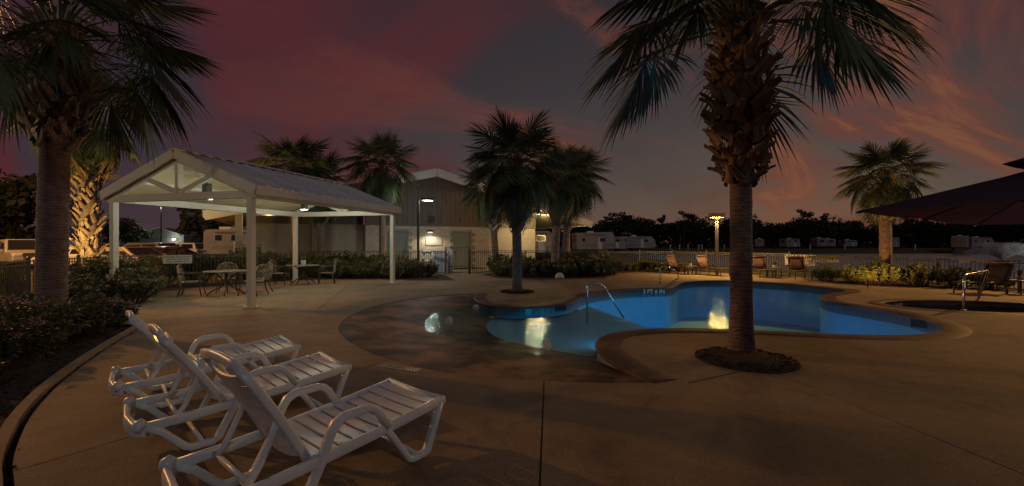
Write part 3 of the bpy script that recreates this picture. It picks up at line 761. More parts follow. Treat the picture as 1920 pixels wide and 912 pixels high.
# siding boards, each cut to the roof line
n_ = 26; bw = HW * 2 / n_
for i in range(n_):
    x0 = -HW + i * bw; x1 = x0 + bw - .014
    a = MB(); a.prism([(x0, HB + .015), (x1, HB + .015), (x1, bz(x1) - .22), (x0, bz(x0) - .22)], -.02, .03); a.build('siding_board', M_SIDING, club)
a = MB(); a.prism([(-HW, HB), (HW, HB), (HW, bz(HW) - .25), (0, ZP - .25), (-HW, bz(HW) - .25)], .04, .3); a.build('gable_backing', M_BRONZE, club)
for dx, dw in doors:
    a = MB(); a.box((dx, .02, 1.13), (dw, .06, 2.2)); d_ = a.build('door', M_DOOR, club)
    for q in ((dx - dw / 2 - .04, 1.15, .08, 2.32), (dx + dw / 2 + .04, 1.15, .08, 2.32), (dx, 2.29, dw + .16, .08)):
        a = MB(); a.box((q[0], -.015, q[1]), (q[2], .1, q[3])); a.build('frame', M_DOOR, d_)
    a = MB(); a.box((dx - dw / 2 + .1, -.03, 1.05), (.05, .05, .14)); a.build('handle', M_STEEL, d_)
# wings set back on both sides
for s, xs, yb in ((-1, (HW, 6.6), .9), (-1, (6.6, 9.4), 1.8), (1, (HW, 8.6), 2.4)):
    x0, x1 = xs; cx = s * (x0 + x1) / 2
    a = MB(); a.box((cx, yb + 2, HB / 2), (x1 - x0 - .02, 3.9, HB - .02)); a.build('wing_wall', M_WINGW, club)
    a = MB(); a.prism([(s * x0, HB), (s * x1, HB), (s * x1, bz(x1) - .28), (s * x0, bz(x0) - .28)], yb - .02, yb + .2); a.build('wing_siding', M_SIDING, club)
for x, zb_ in ((-9.9, .0), (9.6, .0)):
    a = MB(); a.box((x, -.3, (bz(x) - .3) / 2), (.3, .3, bz(x) - .3)); a.build('porch_column', M_WINGW, club)
a = MB(); a.box((7.0, .1, bz(7.0) - .38), (2.2, .35, .3)); a.build('porch_beam', M_BRONZE, club)
a = MB(); a.box((-7.5, -.1, bz(9.2) - .42), (4.6, .3, .28)); a.build('porch_beam', M_SIDING, club)
for s in (-1, 1):
    a = MB(); yf = -1.0
    a.add([(0, yf, ZP), (s * BE, yf, ZE), (s * BE, BD, ZE), (0, BD, ZP), (0, yf, ZP - .06), (s * BE, yf, ZE - .06), (s * BE, BD, ZE - .06), (0, BD, ZP - .06)],
          [(0, 1, 2, 3), (4, 5, 6, 7), (0, 1, 5, 4), (1, 2, 6, 5), (2, 3, 7, 6), (3, 0, 4, 7)]); rf = a.build('roof', M_METALROOF, club)
    a = MB(); a.add([(0, yf + .05, ZP - .2), (s * (BE - .05), yf + .05, ZE - .2), (s * (BE - .05), BD, ZE - .2), (0, BD, ZP - .2)], [(0, 1, 2, 3)]); a.build('soffit', M_SOFFIT, club)
    a = MB(); a.bar((0, yf - .02, ZP - .16), (s * (BE + .02), yf - .02, ZE - .16), .06, .46); a.build('fascia', M_ROOFW, club)
    a = MB(); a.bar((s * (BE + .03), yf, ZE - .12), (s * (BE + .03), BD, ZE - .12), .06, .26); a.build('fascia', M_ROOFW, club)
    # standing seams on the roof
    sm = MB(); sm.bar((0, 0, ZP + .02), (s * BE, 0, ZE + .02), .03, .05); sme = sm.mesh('roof_seam', M_METALROOF)
    for k in range(24): put('roof_seam', sme, rf, (0, yf + .3 + k * .6, 0))
a = MB(); a.lathe([(.12, 0), (.12, 1.1)], 14); a.lathe([(.18, 1.1), (.16, 1.25), (.02, 1.3)], 14); o = a.build('chimney_flue', M_STEEL, club); o.location = (.2, 3.5, ZP - .5)
# wall lamp, clock-like cover, louvre, notice
o = bpy.data.objects.new('wall_lamp', None); COL.objects.link(o); o.parent = club; o.location = (-.15, -.02, 2.32)
a = MB(); a.box((0, -.08, 0), (.34, .16, .12)); a.build('lamp_housing', M_BRONZE, o)
a = MB(); a.box((0, -.09, -.07), (.28, .12, .02)); a.build('lens', emit('lamp_lens_white', (1., .96, .86), 2.4), o)
light('wall_light', 'SPOT', (0, -.40, -.04), 90, (1., .9, .68), o, .08, (R(-20), 0, 0), 165, .5)
a = MB(); a.box((-.05, -.06, 3.02), (.4, .06, .42)); lv = a.build('louvre', M_BRONZE, club)
for k in range(5):
    a = MB(); a.box((-.05, -.10, 2.88 + k * .075), (.36, .03, .025)); a.build('slat', M_BRONZE, lv)
for x in (-2.6, 1.9):
    a = MB(); a.lathe([(.09, 0), (.09, .03), (.03, .05)], 14, Matrix.Translation((x, -.05, 3.02)) @ Matrix.Rotation(R(90), 4, 'X')); a.build('vent_cap', M_SIDING, club)
a = MB(); a.box((.1, -.02, 1.72), (1.0, .03, .5)); a.build('notice_board', mat('notice', (.5, .45, .36), .7, .08, 5), club)
for x, y, e in ((7.6, .2, 300), (-8.6, -.3, 40)):
    o = bpy.data.objects.new('soffit_lamp', None); COL.objects.link(o); o.parent = club; o.location = (x, y, bz(x) - .24)
    a = MB(); a.lathe([(.12, -.06), (.14, 0)], 14); a.build('lens', LW, o)
    light('soffit_light', 'POINT', (0, 0, -.35), e, (1., .80, .42), o, .1)

# ------------------------------------------------------------------ lamp posts
def lamp_post(label, loc, h, arm, en, col, m, lens, rz=0, head=(.62, .30, .11), power_spot=150):
    o = thing('lamp_post', label, 'lamp post', loc, rz)
    a = MB(); a.bar((0, 0, 0), (0, 0, h), .12, .12); a.build('pole', m, o, bevel=.01)
    a = MB(); a.box((0, 0, .02), (.3, .3, .04)); a.build('base_plate', m, o)
    if arm: a = MB(); a.bar((.06, 0, h - .06), (arm, 0, h - .06), .07, .07); a.build('arm', m, o)
    hd = bpy.data.objects.new('lamp_head', None); COL.objects.link(hd); hd.parent = o; hd.location = (arm + (head[0] / 2 if arm else 0), 0, h)
    a = MB(); a.box((0, 0, 0), head); a.build('lamp_housing', m, hd, bevel=.02)
    a = MB(); a.box((0, 0, -head[2] / 2 - .008), (head[0] * .8, head[1] * .8, .015)); a.build('lens', lens, hd)
    light('lamp_light', 'POINT', (0, 0, -head[2] / 2 - .12), en, col, hd, .14)
    return o
AMB = emit('lamp_lens_amber', (1., .62, .16), 1.2)
lamp_post('dark lamp post with one white lamp in front of the clubhouse doors', at(784, 20.6), 3.72, .14, 130, (1., .95, .85), M_BRONZE, emit('lamp_lens_cool', (1., .97, .9), 1.6), .2)
lamp_post('tan lamp post with an amber lamp behind the far pool edge', at(1344, 20.8), 2.95, 0, 1150, (1., .60, .16), M_FENCE_LIT, AMB, 0, (.62, .5, .2), 172)
lamp_post('tall amber lamp post beyond the bed of oleanders and twin palms', (-30, 17, -.07), 10.5, .3, 9600, (1., .43, .085), M_BRONZE, AMB, 0, (.8, .4, .16), 168)
lamp_post('amber lamp post past the spa and the umbrella', (22.5, 16.5, -.07), 6.0, .3, 2500, (1., .52, .14), M_BRONZE, AMB, math.pi, (.8, .4, .16), 168)
lamp_post('warm white lamp post on the lawn outside the oleander bed', (-15, 5, -.07), 4.6, .2, 300, (1., .87, .58), M_BRONZE, LW, 1.57, (.8, .4, .16), 172)
lamp_post('very tall floodlight pole over the far car park', at(302, 62, -.07), 7.2, 0, 1500, (1., .93, .8), M_BRONZE, emit('flood_lens', (1, .95, .85), 1.0), 0, (1.6, .5, .2), 175)
# ground spot lamps that light the palms
def uplight(label, loc, aim, en, col, spot=70):
    o = thing('ground_spotlight', label, 'spotlight', loc)
    d = (Vector(aim) - Vector(loc)).normalized()
    a = MB(); a.lathe([(.012, 0), (.012, .12)], 6); a.build('stake', M_BRONZE, o)
    q = d.to_track_quat('Z', 'Y').to_matrix().to_4x4()
    a = MB(); a.lathe([(.05, 0), (.06, .14), (.065, .16)], 12, Matrix.Translation((0, 0, .13)) @ q, cap=True); a.build('lamp_housing', M_BRONZE, o)
    l = light('spot_light', 'SPOT', Vector((0, 0, .13)) + d * .2, en, col, o, .05, (-d).to_track_quat('Z', 'Y').to_euler(), spot, .5)
uplight('ground spotlight at the foot of the brightly lit palm behind the fence', (-15.4, 13.4, -.07), (-16.0, 16.2, 7.0), 1300, (1., .66, .17), 125)
uplight('ground spotlight at the deck edge below the palm by the lake fence', (12.5, 15.0, 0), (14.8, 17.0, 2.8), 260, (1., .50, .13), 110)
uplight('ground spotlight below the palm in front of the siding', (-6.0, 21.3, 0), (-6.7, 22, 4.5), 60, (1., .62, .2), 80)

# ------------------------------------------------------------------ fences
pk = {}
def picket(h, m):
    k = (round(h, 2), m.name)
    if k not in pk: a = MB(); a.box((0, 0, h / 2), (.018, .018, h)); pk[k] = a.mesh('picket', m)
    return pk[k]
def fence(label, pts, h, m, step=.115, post_every=2.3, rails=(.1, .93), z0=-.03):
    o = thing('fence', label, 'fence', (pts[0][0], pts[0][1], z0), 0, 'metal picket fence around the pool')
    b = Vector(pts[0]).xy; P = [Vector(p).xy - b for p in pts]
    postm = MB(); postm.box((0, 0, (h + .06) / 2), (.06, .06, h + .06)); postm.lathe([(.045, h + .06), (.045, h + .075), (.01, h + .1)], 4); pme = postm.mesh('post', m)
    for p, q in zip(P, P[1:]):
        L_ = (q - p).length; ang = math.atan2((q - p).y, (q - p).x); t = (q - p) / L_
        ns = max(1, round(L_ / post_every))
        for i in range(ns): c = p + t * L_ * i / ns; put('post', pme, o, (c.x, c.y, 0), (0, 0, ang))
        for rr in rails + (1.0,):
            a = MB(); a.bar((p.x, p.y, h * rr - .02), (q.x, q.y, h * rr - .02), .032, .03); a.build('rail', m, o)
        n_ = int(L_ / step)
        for i in range(n_):
            c = p + t * (i + .5) * L_ / n_; put('picket', picket(h - .02, m), o, (c.x, c.y, .04), (0, 0, ang))
    put('post', pme, o, (P[-1].x, P[-1].y, 0))
    return o
fence('dark metal picket fence beside the twin palms and oleander bed', [(-10.2, 8.0), (-11.9, 10.5), (-12.6, 12.4), (-12.9, 14.2)], 1.2, M_FENCE)
fence('dark metal picket fence behind the patio tables carrying a white sign', [(-12.9, 14.2), (-12.4, 15.9), (-10.7, 17.9), (-9.9, 21.9)], 1.2, M_FENCE)
fence('dark metal picket fence in front of the clubhouse wall', [(-9.9, 21.9), (-3.42, 22.0)], 1.23, M_FENCE)
fence('dark metal picket fence between the gate and the paired palms', [(-2.2, 22.1), (-.8, 23.0), (4.6, 22.9), (5.85, 26.2)], 1.23, M_FENCE)
fence('picket fence behind the sling chaises, lamplight painted into its lighter colour', [(5.85, 26.2), (9.7, 25.8), (13.65, 21.0)], 1.12, M_FENCE_LIT)
fence('dark picket fence along the lake beside the lone palm', [(13.65, 21.0), (15.5, 18.2), (16.2, 16.2), (17.2, 14.1), (19.8, 11.5)], 1.04, M_FENCE)
# gate
gt = thing('gate', 'dark metal picket gate at the path to the clubhouse door', 'gate', (-3.4, 22.0, -.02), .06)
for x in (0, 1.16):
    a = MB(); a.box((x, 0, .72), (.07, .07, 1.44)); a.build('gate_post', M_FENCE, gt)
for z in (.12, .42, 1.38):
    a = MB(); a.bar((.06, 0, z), (1.1, 0, z), .035, .04); a.build('rail', M_FENCE, gt)
for i in range(10): put('picket', picket(1.3, M_FENCE), gt, (.1 + i * .106, 0, .08))
a = MB(); a.box((.03, -.05, 1.02), (.09, .05, .16)); a.build('latch', M_BRONZE, gt)
# signs on the fence
def sign(label, c, ang, w, h, lines, m=M_SIGN):
    o = thing('sign', label, 'sign', c, ang)
    a = MB(); a.box((0, 0, 0), (w, .012, h)); a.build('panel', m, o)
    for txt, s, dx, dz in lines:
        put('lettering', text_mesh(txt, s, M_INK), o, (dx, -.009, dz), (R(90), 0, 0))
    return o
c = at(333, 15.45, 1.6 - 30.5 / F * 15.45)
fa = math.atan2(15.9 - 14.2, .5) 
sign('long white sign with three lines of lettering hung on the fence', c, R(22), .86, .30, [('CHILDREN SHOULD NOT', .074, 0, .085), ('USE POOL WITHOUT', .074, 0, 0), ('ADULT SUPERVISION', .074, 0, -.085)])
def gf(px):        # on the lamplit fence
    p, q = Vector((9.7, 25.8)), Vector((13.65, 21.0)); k_ = (px - 960) / F
    t = (p.x - k_ * p.y) / (k_ * (q.y - p.y) - (q.x - p.x)); return p + (q - p) * t
fang = math.atan2(21.0 - 25.8, 13.65 - 9.7)
p = gf(1501); sign('tall white WARNING sign hung on the lamplit fence behind a chaise', (p.x - .07, p.y - .06, .78), fang, 1.3, .52, [('WARNING', .29, .08, .13), ('NO LIFEGUARD', .15, .1, -.05), ('ON DUTY', .15, .22, -.18)], M_SIGN)
p = gf(1543) ; sign('wide low sign of small print on the lamplit fence beside the WARNING sign', (p.x - .07, p.y - .06, .86), fang, 1.25, .30, [('POOL HOURS 9 AM TO 10 PM', .075, .0, .07), ('NO GLASS IN POOL AREA', .075, 0, -.01), ('NO DIVING', .075, 0, -.09)], mat('cream_sign', (.62, .55, .40), .6, .06, 4))
# life ring and white box behind the fence
lr = thing('life_ring', 'white life ring hung on the fence by the gate', 'life ring', (-4.35, 21.9, .92))
a = MB(); tr = [(.26 * math.cos(t), 0, .26 * math.sin(t)) for t in np.linspace(0, 2 * math.pi, 33)]
a.tube(tr, .085, 10, cap=False); a.build('ring', M_WHITEP, lr, smooth=True)
for k in range(4):
    t = k * math.pi / 2 + .78; a = MB(); a.tube([(.26 * math.cos(t + d), 0, .26 * math.sin(t + d)) for d in (-.12, 0, .12)], .09, 10); a.build('band', M_BRONZE, lr)
ub = thing('utility_cabinet', 'pale blue-grey slatted cabinet behind the fence by the life ring', 'cabinet', (-3.62, 22.5, -.05), .2)
a = MB(); a.box((0, 0, .62), (.95, .5, 1.2)); a.build('body', mat('cabinet_grey', (.45, .50, .56), .5, .05), ub)
for k in range(5): a = MB(); a.box((-.38 + k * .19, -.26, .62), (.09, .03, 1.15)); a.build('slat', M_WHITEP, ub)
a = MB(); a.lathe([(.16, 0), (.18, .1), (.12, .22), (.05, .27)], 10); o = a.build('landscape_rock', M_STONE, smooth=True); o.location = G(1049, 523); o.rotation_euler = (.1, .05, .4); o.scale = (1.25, 1, 1); tag(o, 'pale rounded rock at the edge of the hedge bed', 'rock')

# ------------------------------------------------------------------ white resin loungers
LL = 1.56
def make_lounger(label, loc, rz, sc=1., bdv=(-.44, .90)):
    o = thing('sun_lounger', label, 'sun lounger', loc, rz, 'white resin loungers on the near deck'); o.scale = (sc, sc, sc)
    Y = .335
    sq = .45
    for s in (-1, 1):
        y = s * Y
        a = MB(); a.tube([(.0, y, .262), (.3, y, .268), (.6, y, .285), (1.0, y, .315), (1.3, y, .345), (LL, y, .375)], 0, 12, side=(0, 1, 0), w=.044, h=.066, sq=sq); a.build('side_rail', M_RESIN, o, smooth=True, bevel=0)
        a = MB(); a.tube([(.06, y, .25), (.13, y, .20), (.27, y, .045), (.31, y, .026), (.45, y, .026), (.485, y, .05), (.60, y, .27), (.655, y, .42), (.69, y, .475), (.745, y, .502), (.92, y, .505), (.965, y, .487), (1.0, y, .45), (1.07, y, .33)], 0, 12, side=(0, 1, 0), w=.058, h=.05, sq=sq); a.build('arm_and_rear_leg', M_RESIN, o, smooth=True)
        a = MB(); a.tube([(1.06, y, .31), (1.1, y, .26), (1.245, y, .04), (1.28, y, .026), (1.385, y, .026), (1.42, y, .045), (1.50, y, .24), (LL - .01, y, .37)], 0, 12, side=(0, 1, 0), w=.055, h=.046, sq=sq); a.build('front_leg', M_RESIN, o, smooth=True)
        # back prop
        a = MB(); a.tube([(.40, s * .25, .62), (.36, s * .25, .5), (.29, s * .25, .35), (.24, s * .25, .27)], 0, 10, side=(0, 1, 0), w=.03, h=.035, sq=.6); a.build('back_prop', M_RESIN, o, smooth=True)
        a = MB(); a.tube([(.02, y, .27), (.0, y, .285), (-.03, y, .29)], [.045, .052, .03], 10, side=(0, 1, 0)); a.build('end_cap', M_RESIN, o, smooth=True)
    a = MB(); a.tube([(.04, -Y - .01, .25), (-.015, -Y * .8, .235), (-.035, 0, .225), (-.015, Y * .8, .235), (.04, Y + .01, .25)], 0, 12, side=(0, 0, 1), w=.11, h=.045, sq=sq); a.build('head_bar', M_RESIN, o, smooth=True)
    a = MB(); a.tube([(LL, -Y - .02, .375), (LL + .012, 0, .352), (LL, Y + .02, .375)], 0, 12, side=(0, 0, 1), w=.07, h=.055, sq=.6); a.build('foot_bar', M_RESIN, o, smooth=True)
    for x, z in ((.24, .262), (.38, .04), (1.33, .04)):
        a = MB(); a.tube([(x, -Y, z), (x, Y, z)], 0, 8, side=(0, 0, 1), w=.035, h=.03, sq=.6); a.build('cross_bar', M_RESIN, o, smooth=True)
    # slats: shallow dished boards
    def slat(p0, p1, half, sag, name='slat', lift=.006):
        # p0,p1: (x,z) edges along the bed ; sag along the bed normal
        p0, p1 = Vector(p0), Vector(p1); t = (p1 - p0).normalized(); n = Vector((-t.y, t.x)); th = .012
        if n.y < 0: n = -n
        a = MB(); K = 10
        for k in range(K + 1):
            y = -half + 2 * half * k / K; q = sag * (1 - (y / half) ** 2); bowx = .03 * (1 - (y / half) ** 2)
            for (e, l) in ((p0, lift), (p1, -.002)):
                for dn in (0, -th):
                    c = e - n * q + n * (l + dn) + t * bowx; a.v.append((c.x, y, c.y))
        for k in range(K):
            b = 4 * k
            a.f += [(b, b + 2, b + 6, b + 4), (b + 1, b + 5, b + 7, b + 3), (b, b + 4, b + 5, b + 1), (b + 2, b + 3, b + 7, b + 6)]
        a.f += [(0, 1, 3, 2), (4 * K, 4 * K + 2, 4 * K + 3, 4 * K + 1)]
        return a.build(name, M_RESIN, o, smooth=False)
    sx = np.linspace(.53, LL - .03, 11); bz_ = lambda x: .305 + (x - .53) * .083 + .012 * math.cos((x - .53) * 6)
    for x0, x1 in zip(sx, sx[1:]): slat((x0, bz_(x0)), (x1 - .013, bz_(x1 - .013)), Y - .02, .03)
    # backrest
    h0 = Vector((.53, .31)); bd = Vector(bdv).normalized(); BL = .70
    br = np.linspace(.03, BL - .02, 9)
    cur = lambda l: h0 + bd * l + Vector((-.90, -.44)) * .05 * (l / BL) ** 2 * 1.0
    for l0, l1 in zip(br, br[1:]): slat(cur(l1 - .012), cur(l0), .285, .035, 'back_slat')
    for s in (-1, 1):
        a = MB(); a.tube([(*cur(l)[:1], s * .30, cur(l)[1]) for l in np.linspace(0, BL, 7)], 0, 12, side=(0, 1, 0), w=.036, h=.05, sq=sq); a.build('back_side_rail', M_RESIN, o, smooth=True)
    tp = cur(BL); a = MB(); a.tube([(tp.x, -.31, tp.y - .005), (tp.x + .006, -.15, tp.y + .012), (tp.x + .006, 0, tp.y + .016), (tp.x + .006, .15, tp.y + .012), (tp.x, .31, tp.y - .005)], 0, 12, side=(1, 0, 0), w=.04, h=.06, sq=.6); a.build('back_top_rail', M_RESIN, o, smooth=True)
    a = MB(); a.tube([(.40, -.27, .62), (.40, .27, .62)], .014, 8); a.build('prop_bar', M_RESIN, o, smooth=True)
    return o
def place_lounger(near_foot, far_foot, label, bdv=(-.44, .90)):
    a, b = G(*near_foot, .375).xy, G(*far_foot, .375).xy
    wv = (b - a); ln = Vector((wv.y, -wv.x)).normalized()          # points head -> foot?
    if ln.y < 0: ln = -ln
    mid = (a + b) / 2; head = mid - ln * LL
    return make_lounger(label, (head.x, head.y, .001), math.atan2(ln.y, ln.x), 1., bdv)
place_lounger((832, 752), (727, 716), 'white resin lounger standing closest to the deck joint, its back fully in view')
place_lounger((654, 690), (599, 666), 'white resin lounger in the middle of the row of three', (-.50, .86))
place_lounger((560, 652), (525, 634), 'white resin lounger nearest the pavilion and the planting bed', (-.55, .83))

# ------------------------------------------------------------------ patio tables and chairs
def make_patio_chair():
    o = thing('patio_chair', '', 'chair')
    for s in (-1, 1):
        a = MB(); a.tube([(.24, s * .25, .66), (.27, s * .27, .5), (.24, s * .25, .43), (.25, s * .26, .25), (.30, s * .29, .0)], .016, 7); a.build('leg', M_CAST, o, smooth=True)
        a = MB(); a.tube([(-.22, s * .2, .44), (-.22, s * .21, .25), (-.30, s * .25, .0)], .016, 7); a.build('leg', M_CAST, o, smooth=True)
        a = MB(); a.tube([(-.26, s * .24, .68), (.0, s * .29, .69), (.2, s * .28, .68), (.26, s * .26, .64)], .02, 7); a.build('armrest', M_CAST, o, smooth=True)
    a = MB(); a.lathe([(.26, .41), (.275, .43), (.26, .445)], 20); a.build('seat', M_CASTL, o, smooth=False)
    fr = [(-.25 - .10 * max(0, (z - .45)) , y, z) for y, z in ((-.22, .44), (-.27, .6), (-.28, .75), (-.22, .88), (-.1, .935), (0, .945), (.1, .935), (.22, .88), (.28, .75), (.27, .6), (.22, .44))]
    a = MB(); a.tube(fr, .016, 7); a.build('back_frame', M_CASTL, o, smooth=True)
    a = MB()
    for k in range(-5, 6):
        for sg in (-1, 1):
            pts = []
            for t in np.linspace(0, 1, 7):
                z = .46 + .46 * t; y = k * .09 + sg * (t - .5) * .34
                lim = .26 if z < .76 else .26 * math.sqrt(max(0, 1 - ((z - .76) / .18) ** 2))
                if abs(y) <= lim: pts.append((-.255 - .10 * (z - .45) - .05 * (1 - (y / .28) ** 2), y, z))
            if len(pts) > 1: a.tube(pts, .009, 5)
    a.build('back_lattice', M_CASTL, o)
    return o
def make_table():
    o = thing('patio_table', '', 'table')
    a = MB(); a.lathe([(.55, .705), (.60, .715), (.605, .735), (.59, .745), (.05, .745)], 32); a.build('table_top', M_CASTL, o)
    for k in range(4):
        t = k * math.pi / 2 + .5; c, s = math.cos(t), math.sin(t)
        a = MB(); a.tube([(.30 * c, .30 * s, .70), (.14 * c, .14 * s, .55), (.06 * c, .06 * s, .36), (.16 * c, .16 * s, .24), (.38 * c, .38 * s, .12), (.50 * c, .50 * s, .0)], [.02, .02, .024, .024, .022, .018], 8); a.build('leg', M_CAST, o, smooth=True)
    a = MB(); a.lathe([(.03, .2), (.05, .3), (.03, .45), (.05, .7)], 12); a.build('column', M_CAST, o)
    return o
pc = make_patio_chair(); ptb = make_table()
T1 = at(424, 13.2); T2 = at(568, 16.55)
ptb.location = T1; ptb['label'] = 'round cast metal patio table with four chairs under the pavilion'
t2 = dup(ptb, T2, .4, 'round cast metal patio table holding a small potted plant')
def ch(first, tc, ang, dist, label, turn=0):
    a = R(ang); p = tc + Vector((math.cos(a) * dist, math.sin(a) * dist, 0)); rz = a + math.pi + R(turn)
    if first: pc.location = p; pc.rotation_euler = (0, 0, rz); pc['label'] = label; pc['group'] = 'cast metal patio chairs'
    else: dup(pc, p, rz, label, 'cast metal patio chairs')
ch(True, T1, 195, .92, 'cast metal chair at the plantless table, backed towards the fence sign', 10)
ch(False, T1, 122, .95, 'cast metal chair with its back to the fence behind the plantless table')
ch(False, T1, 50, .95, 'cast metal chair at the plantless table on the side facing the planted table')
ch(False, T1, -8, .95, 'cast metal chair behind the cream post at the plantless table')
ch(False, T2, 185, .85, 'cast metal chair facing the potted plant, backed towards the plantless table')
ch(False, T2, 20, .85, 'cast metal chair at the planted table on the clubhouse door side')
pp = thing('potted_plant', 'small green plant in a white square pot on the patio table', 'potted plant', (T2.x + .02, T2.y, .747))
a = MB(); a.lathe([(.075, 0), (.10, .19), (.085, .19), (.08, .16)], 4, Matrix.Rotation(.6, 4, 'Z')); a.build('pot', M_WHITEP, pp)
a = MB(); rnd = random.Random(2)
for k in range(60):
    t = rnd.random() * 6.28; l = rnd.uniform(.12, .26); el = rnd.uniform(.5, 1.4); d = Vector((math.cos(t) * math.cos(el), math.sin(t) * math.cos(el), math.sin(el))); sd = Vector((-d.y, d.x, 0)).normalized() * .018
    b = Vector((0, 0, .17)); a.add([b, b + d * l * .5 + sd, b + d * l + Vector((0, 0, -.04)), b + d * l * .5 - sd], [(0, 1, 2, 3)])
a.build('foliage', mat('pot_leaf', (.07, .17, .04), .5, .2, 9), pp, fix=False)

# ------------------------------------------------------------------ sling chaises and side tables by the far fence
def make_chaise():
    o = thing('sling_chaise', '', 'chaise')
    m = M_BRONZE
    for s in (-1, 1):
        a = MB(); a.tube([(0, s * .31, .36), (.6, s * .31, .38), (1.25, s * .31, .36)], .022, 8); a.build('side_rail', m, o, smooth=True)
        a = MB(); a.tube([(1.2, s * .31, .36), (1.24, s * .31, 0)], .02, 8); a.build('leg', m, o, smooth=True)
        a = MB(); a.tube([(.1, s * .31, .36), (.04, s * .31, 0)], .02, 8); a.build('leg', m, o, smooth=True)
        a = MB(); a.tube([(.05, s * .31, .36), (-.10, s * .31, .66), (-.22, s * .31, .95)], .022, 8); a.build('back_rail', m, o, smooth=True)
        a = MB(); a.tube([(-.08, s * .33, .58), (.25, s * .33, .60), (.32, s * .33, .38)], .02, 8); a.build('armrest', m, o, smooth=True)
    def sling(pts, name):
        a = MB()
        for x, z in pts:
            for y, dz in ((-.30, 0), (-.15, -.022), (0, -.03), (.15, -.022), (.30, 0)): a.v.append((x, y, z + dz))
        for i in range(len(pts) - 1):
            for j in range(4): b = 5 * i + j; a.f.append((b, b + 1, b + 6, b + 5))
        q = a.build(name, M_SLING, o, smooth=True); sm = q.modifiers.new('solid', 'SOLIDIFY'); sm.thickness = .008
    sling([(.06, .37), (.4, .355), (.8, .36), (1.22, .365)], 'seat_sling'); sling([(.055, .37), (-.10, .66), (-.22, .93)], 'back_sling')
    a = MB(); a.tube([(-.215, -.31, .93), (-.215, .31, .93)], .045, 10); a.build('head_roll', M_SLING, o, smooth=True)
    a = MB(); a.tube([(1.25, -.31, .36), (1.25, .31, .36)], .02, 8); a.build('foot_bar', m, o, smooth=True)
    return o
cz = make_chaise()
def chaise(px, d, ang, label, first=False):
    p = at(px, d, .002)
    if first: cz.location = p; cz.rotation_euler = (0, 0, R(ang)); cz['label'] = label; cz['group'] = 'brown sling chaises'
    else: dup(cz, p, R(ang), label, 'brown sling chaises')
chaise(1262, 22.6, -62, 'brown sling chaise behind the curved grab rail', True)
chaise(1320, 21.6, -66, 'brown sling chaise beside the amber lamp post')
chaise(1423, 20.6, -104, 'brown sling chaise between the big palm trunk and the WARNING sign')
chaise(1494, 19.9, -112, 'brown sling chaise overlapping the WARNING sign')
chaise(1866, 13.6, -168, 'brown sling chaise by the lake fence next to the spa handrail')
def grass_tuft(n, h, spread, seed, w=.012, m=M_LEAF3):
    r_ = random.Random(seed); a = MB()
    for _ in range(n):
        t = r_.random() * 6.28; l = h * r_.uniform(.6, 1.1); out = spread * r_.uniform(.2, 1); b = Vector((r_.gauss(0, .06), r_.gauss(0, .06), 0)) * spread
        d = Vector((math.cos(t), math.sin(t), 0)); sd = Vector((-d.y, d.x, 0)) * w
        p1 = b + d * out * .35 + Vector((0, 0, l * .65)); p2 = b + d * out + Vector((0, 0, l * (.95 - .3 * out)))
        a.add([b - sd, b + sd, p1 + sd * .8, p1 - sd * .8, p2], [(0, 1, 2, 3), (3, 2, 4)])
    return a.mesh('foliage', m, fix=False)
def side_table(px, d, label, plab, seed, rz=0):
    p = at(px, d, .002); o = thing('side_table', label, 'table', p, rz)
    a = MB(); a.box((0, 0, .42), (.48, .48, .03)); a.build('table_top', M_FENCE_LIT, o, bevel=.006)
    for sx in (-1, 1):
        for sy in (-1, 1): a = MB(); a.bar((sx * .2, sy * .2, 0), (sx * .2, sy * .2, .41), .035, .035); a.build('leg', M_BRONZE, o)
    q = thing('potted_plant', plab, 'potted plant', p + Vector((0, 0, .437)))
    a = MB(); a.lathe([(.07, 0), (.09, .12), (.08, .12)], 12); a.build('pot', M_STONE, q)
    put('foliage', grass_tuft(70, .26, .16, seed), q, (0, 0, .1))
side_table(1294, 21.7, 'small side table between the two chaises left of the big trunk', 'bushy yellow-green plant on the table near the amber lamp post', 3)
side_table(1452, 20.3, 'small side table between the chaises right of the big trunk', 'bushy yellow-green plant on the table near the WARNING sign', 4)
side_table(1912, 13.4, 'small side table beyond the chaise by the lake fence', 'bushy plant on the table by the lake fence', 5)

# ------------------------------------------------------------------ umbrella
T = [Vector((3.95, 4.9, 1.965)), Vector((6.4, 5.9, 1.85)), Vector((7.4, 3.45, 1.88)), Vector((4.95, 2.45, 1.99))]
uc = sum(T, Vector()) / 4; ub_ = Vector((uc.x, uc.y, 0)); apex = Vector((uc.x, uc.y, 2.50))
um = thing('patio_umbrella', 'navy square market umbrella with a vented top', 'umbrella', ub_)
def panel_mesh(a, b, c, n=6, sag=.03):
    m = MB()
    for i in range(n + 1):
        t = i / n
        for j in range(n + 1):
            p = a.lerp(b, j / n).lerp(c, t); s_ = math.sin(math.pi * t) * sag * 1.4 + math.sin(math.pi * ((j / n * 2) % 1)) * sag * (1 - t)
            m.v.append(tuple(p - Vector((0, 0, s_ if 0 < i < n else s_ * .5)) - ub_))
    for i in range(n):
        for j in range(n): q = i * (n + 1) + j; m.f.append((q, q + 1, q + n + 2, q + n + 1))
    return m
